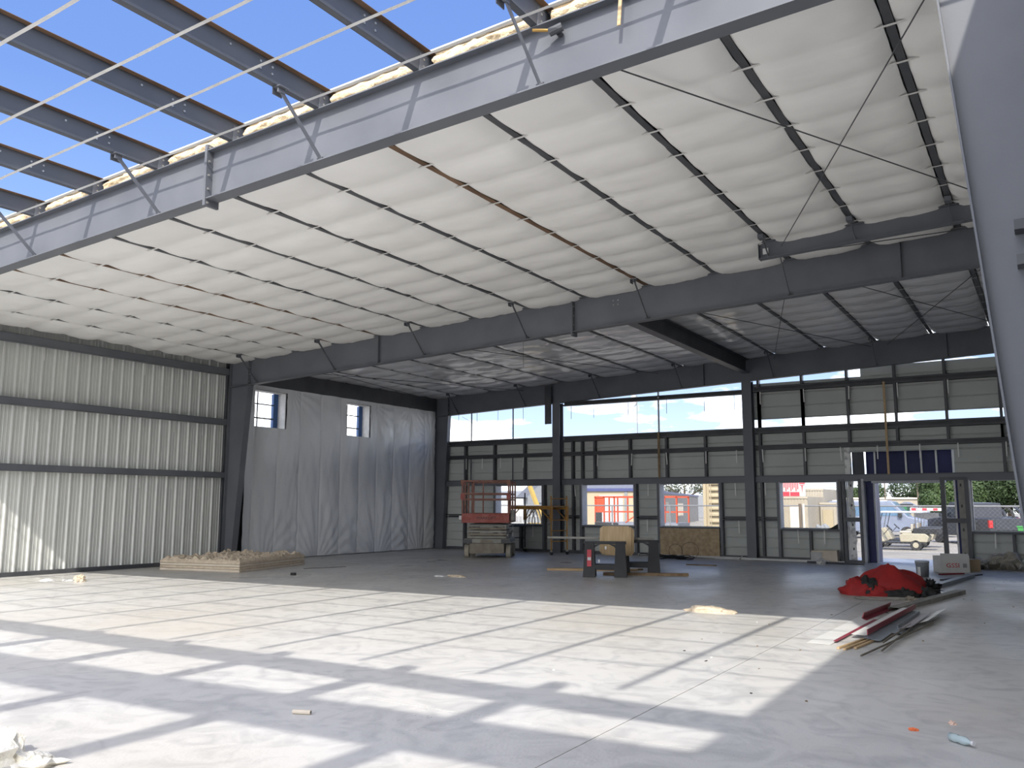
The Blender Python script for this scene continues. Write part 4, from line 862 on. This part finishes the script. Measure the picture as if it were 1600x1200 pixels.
def van(label, loc, rz, paint, s=1):
    r = thing('van', label, 'van', loc, rz)
    MB().prism([(-2.6, .45), (-2.6, 2.0), (-2.45, 2.12), (.9, 2.12), (1.75, 1.25), (2.5, 1.08), (2.6, .8), (2.6, .42), (-2.5, .40)], -.95, .95).build('body', paint, r, bevel=.05)
    for sy in (-1, 1):
        MB().prism([(.0, 1.3), (.0, 1.9), (.88, 1.9), (1.5, 1.3)], sy*.951, sy*.965).build('side_window', 'glass_blue', r); MB().prism([(-.15, 1.3), (-.15, 1.9), (-1.1, 1.9), (-1.1, 1.3)], sy*.951, sy*.965).build('side_window', 'glass_blue', r)
        for x in (-1.6, 1.65): wheel(r, x, sy*.84, .36, .36, .24)
        MB().bb(1.25, 1.45, sy*1.0, sy*1.15, 1.25, 1.5).build('mirror', 'black_plastic', r)
    MB().prism([(.95, 2.05), (1.70, 1.28), (1.73, 1.30), (.98, 2.08)], -.82, .82).build('windshield', 'glass_blue', r)
    MB().bb(2.55, 2.68, -.88, .88, .4, .62).build('bumper', 'chrome', r); MB().bb(-2.3, .7, -.85, .85, 2.12, 2.2).build('roof_rack', 'white_ext', r); r.scale = (s, s, s); return r
van('silver van seen past the navy entrance pilaster', (-8.95, 56.2, GZ), math.radians(0), 'car_silver', 1.04)
van('white van far left of the entrance behind the sidelight', (-17.4, 67.5, GZ), math.radians(20), 'car_white', 1.1)
def golf_cart(label, loc, rz, dark=False):
    r = thing('golf_cart', label, 'golf cart', loc, rz); bm = 'cart_cream'
    MB().prism([(.55, .34), (.62, .30), (1.12, .42), (1.18, .62), (1.02, .86), (.78, .92), (.62, .70), (.45, .36)], -.55, .55).build('front_cowl', bm, r, bevel=.04)
    MB().bb(-1.1, .6, -.55, .55, .28, .36).build('floor_pan', 'black_plastic', r)
    MB().prism([(-1.25, .36), (-.18, .36), (-.14, .66), (-.3, .74), (-1.2, .74), (-1.35, .6)], -.57, .57).build('rear_body', bm, r, bevel=.04)
    MB().bb(-.66, -.16, -.52, .52, .74, .84).build('seat', 'seat_white', r, bevel=.03)
    for y in (-.26, .26): MB().bb(-.72, -.62, y-.22, y+.22, .88, 1.14).build('seat_back', 'seat_tan' if y < 0 else 'seat_white', r, bevel=.03)
    MB().bb(-1.75, -.72, -.55, .55, .72, .96).build('cargo_bed', 'black_plastic', r, bevel=.01)
    MB().prism([(-1.12, 1.62), (-1.1, 1.69), (.85, 1.70), (1.0, 1.66), (.98, 1.62)], -.58, .58).build('roof', 'car_white', r, bevel=.02)
    for sy in (-1, 1):
        MB().tube((.84, sy*.5, .86), (.66, sy*.52, 1.64), .018, 6).build('roof_post', 'steel_dark', r); MB().tube((-.82, sy*.52, .8), (-.84, sy*.52, 1.64), .018, 6).build('roof_post', 'white_ext' if sy < 0 else 'steel_dark', r)
        wheel(r, .86, sy*.46, .23, .23, .2, rm='cart_cream'); wheel(r, -.80, sy*.46, .23, .23, .22, rm='cart_cream')
    MB().tube((.55, .22, .66), (.30, .22, .94), .016, 6).build('steering_column', 'black_plastic', r); MB().ring((.29, .22, .96), (-.7, 0, .7), .17, .025, 14, .012).build('steering_wheel', 'black_plastic', r)
    return r
golf_cart('cream golf cart with white roof parked outside the entrance', (-5.98, 42.5, GZ), math.radians(180))
golf_cart('second golf cart half hidden behind the front one', (-6.1, 45.6, GZ), math.radians(180))
# --- loaded trailer and clutter behind the carts
tr = thing('equipment_trailer', 'dark loaded trailer with red and white marker strip behind the golf carts', 'trailer', (-7.35, 61.2, GZ))
MB().bb(-3.0, 2.2, -1, 1, .5, .68).build('deck', 'steel_dark', tr); MB().bb(-.3, 2.2, -1.02, -.98, 1.62, 1.82).build('marker_board', 'white_ext', tr)
for k in range(4): MB().bb(-.2+k*.62, .05+k*.62, -1.03, -1.02, 1.65, 1.79).build('red_mark', 'letter_red', tr)
MB().bb(-1.4, -1.1, -.9, .9, .68, 1.6).build('tool_cabinet', 'black_plastic', tr); MB().bb(-.9, -.5, -.9, .9, .68, 1.9).build('green_tank', 'green_dark', tr); MB().bb(.0, 1.8, -.9, .9, .68, 1.5).build('crate', 'steel_dark', tr)
for x in (-.6, .4): wheel(tr, x, -.95, .36, .36, .2)
MB().bar((-2.4, 0, 2.0), (-.3, 0, 2.0), 1.4, .12).build('roof_load', 'black_plastic', tr); MB().bar((-2.2, 0, 1.6), (-.5, 0, 1.62), 1.2, .5).build('roof_load', 'steel_dark', tr)
# --- orange lift outside windows two and three
ol = thing('orange_scissor_lift', 'large orange guard-railed lift parked outside the second and third windows', 'lift', (-21.6, 50, GZ))
MB().bb(-2.7, 2.75, -1.0, 1.0, .62, .90).build('platform', 'machine_grey', ol); MB().bb(-2.4, 2.4, -.8, .8, .25, .62).build('chassis', 'machine_grey', ol)
text('lettering', 'JLG', .26, 'letter_black', ol, (.1, -1.01, .76), (math.pi/2, 0, 0), .003); MB().bb(-2.7, -1.1, -1.02, -1.0, .70, .88).build('decal', 'letter_black', ol)
for x in (-2.65, -2.05, -1.35, .55, 1.95, 2.70):
    for y in (-1.0, 1.0): MB().bb(x-.04, x+.04, y-.04, y+.04, .9, 2.45).build('rail_post', 'orange', ol)
for y in (-1.0, 1.0):
    MB().bb(-2.7, 2.75, y-.04, y+.04, 2.40, 2.50).build('top_rail', 'orange', ol); MB().bb(-2.7, 2.75, y-.03, y+.03, 1.50, 1.58).build('mid_rail', 'orange', ol)
MB().bb(-2.62, -2.1, -1.0, -.94, 1.58, 2.4).build('gate_panel', 'orange', ol); MB().bb(-2.6, -2.2, -1.1, -1.0, .92, 1.5).build('control_box', 'black_plastic', ol)
for a, b in (((-.6, -1.02, .9), (.35, -1.02, 1.5)),): MB().bar(a, b, .05, .06).build('diagonal_rail', 'orange', ol)
for x in (-1.9, 1.9):
    for y in (-.85, .85): wheel(ol, x, y, .38, .38, .3, tm='tyre', rm='orange')
# --- office trailer, rotated so both faces show
A_ = math.radians(165.5)
ob = thing('office_trailer', 'cream site office with shade coloured into its grey side and navy roof edge outside the second and third windows', 'building', (-26.2, 60.0, GZ), 0)
def obx(n, m, a0, a1, b0, b1, z0, z1): 
    u = Vector((-.968, -.25, 0)); w = Vector((-.25, .968, 0)); P = lambda a, b, z: u*a+w*b+Vector((0, 0, z))
    return MB().hexa([P(a0, b0, z0), P(a1, b0, z0), P(a1, b1, z0), P(a0, b1, z0), P(a0, b0, z1), P(a1, b0, z1), P(a1, b1, z1), P(a0, b1, z1)]).build(n, m, ob)
obx('wall_cream', 'cream', 0.01, 4.7, 0, 48, 0, 3.0); obx('wall_shaded', 'cream_shaded', -.02, 0.01, 0, 48, 0, 3.0)  # side face greyer: its shade is put into the wall colour
obx('fascia', 'roof_navy', -.12, 4.85, -.15, 48.1, 2.98, 3.20)
obx('panel_white', 'white_ext', 1.1, 2.9, -.03, 0, 0.6, 2.7); obx('downpipe', 'siding_grey', .75, .98, -.06, 0, 0, 2.95)
obx('notice', 'white_ext', 1.4, 1.9, -.06, -.03, 1.3, 2.2)
dw = obx('window', 'cream_pale', -.06, -.02, 24.0, 30.5, .8, 2.2)
for k in range(6): obx('window_bar', 'kraft', -.09, -.06, 24.5+k*1.0, 24.9+k*1.0, .9, 2.1)
obx('door', 'cream_pale', -.06, -.02, 13, 18, .3, 2.25); obx('door_sign', 'roof_navy', -.09, -.06, 13.4, 16.0, 1.4, 2.05)
# --- containers
def container(label, loc, rz, L_, W_, H_, m, n=9):
    r = thing('shipping_container', label, 'container', loc, rz)
    MB().bb(0, W_, .08, L_, .1, H_).build('box', m, r)
    for k in range(n):
        z = .35+k*(H_-.6)/n; MB().prism([(0, z), (-.05, z+.05), (-.05, z+.14), (0, z+.2)], .35, W_-.35, 'x').build('rib', m, r)
    for x in (.08, W_-.08): MB().bb(x-.08, x+.08, 0, .12, 0, H_+.05).build('corner_post', m, r)
    MB().bb(0, W_, .0, .12, H_-.08, H_+.06).build('top_rail', m, r); MB().bb(0, W_, 0, .12, 0, .2).build('bottom_rail', m, r)
    for x in (.45, W_/2-.12, W_/2+.12): MB().tube((x, -.08, .2), (x, -.08, H_-.1), .02, 6).build('lock_rod', m, r)
    return r
container('cream shipping container end at the right side of the third window', (-15.85, 45.0, GZ), 0, 3.5, 2.44, 3.6, 'cream')
def shed(label, loc, w, d, h, ribs=True):
    r = thing('storage_container', label, 'container', loc, 0); MB().bb(0, w, 0, d, 0, h).build('box', 'cream_pale', r)
    n = int(w/.16)
    for k in range(n): MB().bb(.04+k*w/n, .04+k*w/n+.07, -.035, 0, .12, h-.12).build('corrugation', 'cream_pale', r)
    MB().bb(-.03, w+.03, -.05, .05, h-.10, h+.02).build('top_rail', 'cream_pale', r); return r
s1 = shed('cream corrugated container carrying the red and white sign', (-13.55, 49.0, GZ), 2.2, 5, 2.42)
MB().bb(1.25, 1.75, -.06, -.035, .2, 1.95).build('door', 'kraft', s1); MB().bb(.25, .6, -.06, -.035, 1.2, 1.9).build('hatch', 'white_ext', s1)
s2 = shed('taller cream corrugated container behind the one with the sign', (-14.5, 55.0, GZ), 2.72, 5, 2.95)
s3 = shed('cream container with a tan door at the right side of the fourth window', (-11.3, 51.8, GZ), .88, 2.0, 2.1); MB().bb(.15, .7, -.06, -.035, .3, 1.7).build('door', 'cream', s3)
sg = thing('roof_sign', 'red and white signboard standing on the cream container', 'sign', (-13.2, 49.1, 2.14))
MB().bb(0, 1.75, 0, .05, 0, 1.15).build('board', 'white_ext', sg)
MB().bb(.36, .88, -.012, 0, .02, .26).build('red_block', 'letter_red', sg); MB().bb(.92, 1.42, -.012, 0, .02, .24).build('red_block', 'letter_red', sg)
for k in range(11):
    x = .40+k*.092; h0 = .30+.10*((k*7) % 3); MB().prism([(x, h0), (x+.045, h0), (x+.05, 1.05), (x+.012, 1.05)], -.012, 0).build('red_stroke', 'letter_red', sg)
for x in (.16, 1.58):
    MB().prism([(x-.13, .62), (x+.13, .62), (x+.03, .58), (x, .25), (x-.03, .58)], -.012, 0).build('red_torch', 'letter_red', sg); MB().bb(x-.15, x+.15, -.012, 0, .68, .74).build('red_bar', 'letter_red', sg); MB().prism([(x-.14, 1.1), (x, .80), (x+.14, 1.1)], -.012, 0).build('red_flame', 'letter_red', sg)
MB().bb(.36, 1.42, -.013, 0, 1.06, 1.13).build('red_bar', 'letter_red', sg)
for x in (.1, 1.6): MB().bb(x, x+.06, .05, .5, 0, .06).build('strut', 'steel_dark', sg)
bt_ = thing('box_trailer', 'white box trailer at the right side of the fourth window', 'trailer', (-12.6, 63.0, GZ)); MB().bb(0, 2.2, 0, 4, .5, 2.3).build('box', 'car_white', bt_, bevel=.03); MB().bb(0.1, .9, -.02, 0, 1.9, 2.05).build('vent', 'siding_grey', bt_)
for x in (.3, 1.9): wheel(bt_, x, .5, .35, .35, .2, 'x')
o = blob(.75, .5, 1.0, 51, rag=.35).build('tarp_heap', 'siding_grey'); o.location = (-8.85, 40.6, GZ); tag(o, 'pale plastic heap behind the lower right corner of the fourth window', 'tarp')
o = tag(MB().hexa([(-5.72, 27.02, .95), (-5.40, 27.02, .95), (-5.40, 27.3, .95), (-5.72, 27.3, .95), (-5.60, 27.05, 1.0), (-5.40, 27.03, 1.12), (-5.40, 27.2, 1.10), (-5.6, 27.2, 1.0)]).build('sill_rag', 'dark_cloth'), 'dark rag bunched on the right end of the fourth window sill', 'rag')
# --- house and crane beyond the first window
hs = thing('house', 'grey house with sloping shingle roof beyond the first window', 'house', (-47.0, 85, GZ), math.radians(-28))
MB().bb(-7, 7, 0, 8, 0, 3.0).build('wall', 'siding_grey', hs); MB().prism([(-7.8, 2.8), (7.8, 2.8), (2.5, 5.6), (-2.0, 5.6)], -.6, 8.6).build('roof', 'shingle', hs); MB().prism([(-3.4, 0), (3.4, 0), (3.4, 2.9), (0, 4.6), (-3.4, 2.9)], -1.6, 0).build('gable', 'siding_grey', hs)
MB().bb(-1.6, -.3, -1.66, -1.6, 1.0, 2.2).build('window', 'glass_dark', hs); MB().bb(.6, 1.9, -1.66, -1.6, 1.0, 2.2).build('window', 'glass_dark', hs)
wf = thing('picket_fence', 'white picket fence in front of the grey house', 'fence', (-41, 66, GZ), math.radians(-20))
for k in range(18): MB().bb(k*.5, k*.5+.12, 0, .04, 0, 1.25).build('picket', 'white_ext', wf)
for z in (.3, .95): MB().bb(0, 8.7, .04, .08, z, z+.1).build('rail', 'white_ext', wf)
wh = thing('warehouse', 'long pale warehouse with blue band beyond the first window', 'building', (-95, 130, GZ)); MB().bb(0, 45, 0, 12, 0, 3.6).build('wall', 'white_ext', wh); MB().bb(-.2, 45.2, -.2, .2, 3.2, 4.4).build('fascia', 'machine_grey', wh); MB().bb(6, 11, -.3, -.2, 3.3, 4.2).build('sign', 'blue_trim', wh)
bl = thing('boom_lift', 'yellow boom arm with black hoses outside the first window', 'boom lift', (-23.6, 41.0, GZ), math.radians(-30))
MB().bar((-1.2, 0, 3.0), (.4, 0, .9), .18, .2).build('boom', 'yellow', bl); MB().bb(-.4, 1.8, -.6, .6, .45, 1.0).build('body', 'yellow', bl, bevel=.05); MB().bar((0.5, -.3, .7), (2.6, -.3, 2.6), .16, .18).build('jib', 'machine_grey', bl)
for k in range(3): MB().path([Vector((.1+.35*k+.5*math.cos(t), -.7, .85+.9*math.sin(t))) for t in [math.pi*i/14 for i in range(15)]], .035, 6).build('hose', 'cable', bl)
for x in (-.1, 1.5):
    for y in (-.6, .6): wheel(bl, x, y, .4, .4, .3)
# --- trees
def leaves(mb, c, r, n, s, rnd):
    for _ in range(n):
        d = Vector((rnd.gauss(0, 1), rnd.gauss(0, 1), rnd.gauss(0, 1))).normalized(); k = rnd.uniform(.55, 1.0)**.5
        p = Vector(c)+Vector((d.x*r[0], d.y*r[1], d.z*r[2]))*k
        a = Vector((rnd.gauss(0, 1), rnd.gauss(0, 1), rnd.gauss(0, 1))).normalized(); b = a.cross(d+Vector((.01, .02, 0))).normalized(); q = s*rnd.uniform(.6, 1.4)
        mb.add([p-a*q, p+b*q*.5, p+a*q, p-b*q*.5], [(0, 1, 2, 3)])
def tree(label, loc, blobs, m, n=1500, s=.28, trunk=2.5):
    rnd = random.Random(hash(label) % 9973 if False else len(label)*31); r = thing('tree', label, 'tree', loc); mb = MB()
    for c, rad in blobs: leaves(mb, c, rad, n, s, rnd)
    tag(mb.build('foliage', m, r), kind='stuff')
    tk = MB().tube((0, 0, 0), (0, 0, trunk), .28, 8, .18)
    for c, rad in blobs: tk.tube((0, 0, trunk*.8), c, .12, 6, .04)
    tk.build('trunk', 'bark', r); return r
tree('large dense green tree filling the left half of the right window', (-8.0, 92, GZ), [((-.4, 0, 4.2), (2.6, 2.5, 3.0)), ((1.0, -.5, 3.0), (2.0, 2, 2.2)), ((-.2, 0, 6.2), (2.2, 2, 1.8)), ((-1.2, -.8, 2.4), (1.6, 1.5, 1.6))], 'leaf', 7000, .14)
tree('large darker tree behind the pickup in the right window', (-3.4, 96, GZ), [((0, 0, 4.4), (3.0, 2.5, 3.2)), ((2.4, 0, 4.0), (2.6, 2.4, 3.0)), ((-1.6, 0, 3.2), (2.0, 2, 2.6)), ((.6, 0, 6.8), (2.6, 2, 1.8))], 'leaf_dark', 7000, .14)
tree('large dark tree at the right end of the right window', (1.4, 92, GZ), [((0, 0, 4.2), (2.6, 2.4, 3.2)), ((.2, 0, 6.4), (2.2, 2, 2.0)), ((-1.4, -.5, 2.6), (1.8, 1.6, 1.8))], 'leaf', 7000, .14)
tree('low green tree on the skyline left of the utility pole', (-21.5, 130, GZ), [((0, 0, 3.6), (2.2, 2, 1.8)), ((-2.2, 0, 3.2), (1.6, 1.5, 1.3))], 'leaf', 2200, .16)
tree('low green tree on the skyline behind the utility pole', (-17.0, 132, GZ), [((0, 0, 4.2), (2.6, 2, 1.7)), ((2.2, 0, 3.6), (1.8, 1.6, 1.4))], 'leaf_dark', 2200, .16)
tree('low green tree on the skyline right of the utility pole', (-12.6, 128, GZ), [((0, 0, 3.8), (2.4, 2, 1.8)), ((2.0, 0, 3.2), (1.6, 1.5, 1.3))], 'leaf', 2200, .16)
tb_ = tree('bare grey-green tree behind the site office roof', (-46.9, 125, GZ), [((0, 0, 3.9), (2.8, 2, 1.5)), ((2.6, 0, 3.5), (2.0, 2, 1.2)), ((-2.2, 0, 3.6), (2, 2, 1.3))], 'leaf_grey', 1500, .10); tb_.scale = (1.42, 1.42, 1.42)
# --- skyline shed, houses and utility poles seen through the entrance
lw = thing('warehouse', 'long low pale shed on the skyline beyond the entrance', 'building', (-26, 118, GZ)); MB().bb(0, 20, 0, 8, 0, 2.75).build('wall', 'cream_pale', lw); MB().bb(-.2, 20.2, -.2, 8.2, 2.75, 2.95).build('roof', 'kraft', lw); MB().bb(2, 6, -.1, 0, 0, 2.2).build('door', 'siding_grey', lw)
for n, (x, y) in enumerate(((-13.2, 100), (-10.1, 98), (-7.2, 99))):
    h = thing('house', ['small pale house with shallow gable left of the utility pole', 'small pale house with blue-grey gable behind the pickup', 'small pale house beside the large tree'][n], 'house', (x, y, GZ)); MB().bb(-1.1, 1.1, 0, 4, 0, 1.7).build('wall', 'cream_pale', h); MB().prism([(-1.3, 1.65), (1.3, 1.65), (0, 2.35)], -.2, 4.2).build('roof', 'machine_grey', h)
PT = []
for n, (x, y, hh) in enumerate(((-15.2, 101, 4.6), (-11.6, 98, 6.2), (-10.6, 96, 6.4))):
    u = thing('utility_pole', ['left utility pole in the entrance view', 'utility pole with crossarm in the entrance view', 'thin utility pole right of the crossarm pole'][n], 'pole', (x, y, GZ)); MB().tube((0, 0, 0), (0, 0, hh), .10 if n == 1 else .06, 8).build('shaft', 'pole_wood', u)
    if n == 1:
        MB().bb(-.7, .7, -.05, .05, 4.55, 4.68).build('crossarm', 'pole_wood', u)
        for k in (-.6, 0, .6): MB().tube((k, 0, 4.68), (k, 0, 4.85), .04, 6).build('insulator', 'siding_grey', u)
for n, (za, zb) in enumerate(((4.3, 4.1), (3.9, 3.5), (3.6, 2.9), (5.0, 4.5))):
    pts = [Vector((-30+40*t, 99, GZ+za*(1-t)+zb*t-.5*math.sin(math.pi*t))) for t in [i/16 for i in range(17)]]
    tag(MB().path(pts, .018, 4).build('overhead_wire', 'cable'), ['topmost', 'second', 'third', 'highest'][n]+' overhead wire across the entrance view' if n < 3 else 'highest overhead wire hidden by the entrance header', 'wire')
an = thing('antenna_mast', 'thin lattice mast with dishes seen in the clerestory opening', 'mast', (-43.5, 100, GZ)); an.scale = (1.2, 1.2, 1.265); MB().tube((0, 0, 0), (0, 0, 12.4), .05, 6).build('mast', 'siding_grey', an)
for z in (11.6, 12.2): MB().tube((-.35, -.1, z), (-.35, .1, z), .28, 12).build('dish', 'white_ext', an)
gb = thing('green_bin', 'bright green bin at the right edge of the right window', 'bin', (-1.02, 45.0, GZ)); MB().prism([(-.28, 0), (.28, 0), (.34, 1.0), (-.34, 1.0)], -.3, .3).build('body', 'green_bin', gb, bevel=.02); MB().bb(-.36, .36, -.32, .32, 1.0, 1.06).build('lid', 'green_bin', gb)
cu_ = thing('pipe_rack', 'stack of black corrugated pipe rings behind the grey pickup', 'pipe rack', (-3.0, 60, GZ))
for k in range(6): MB().ring((-1.2+k*.42, 0, 1.28), (.5, 1, 0), .66, .07, 20, .10).build('pipe_ring', 'car_grey' if k % 2 else 'tyre', cu_)
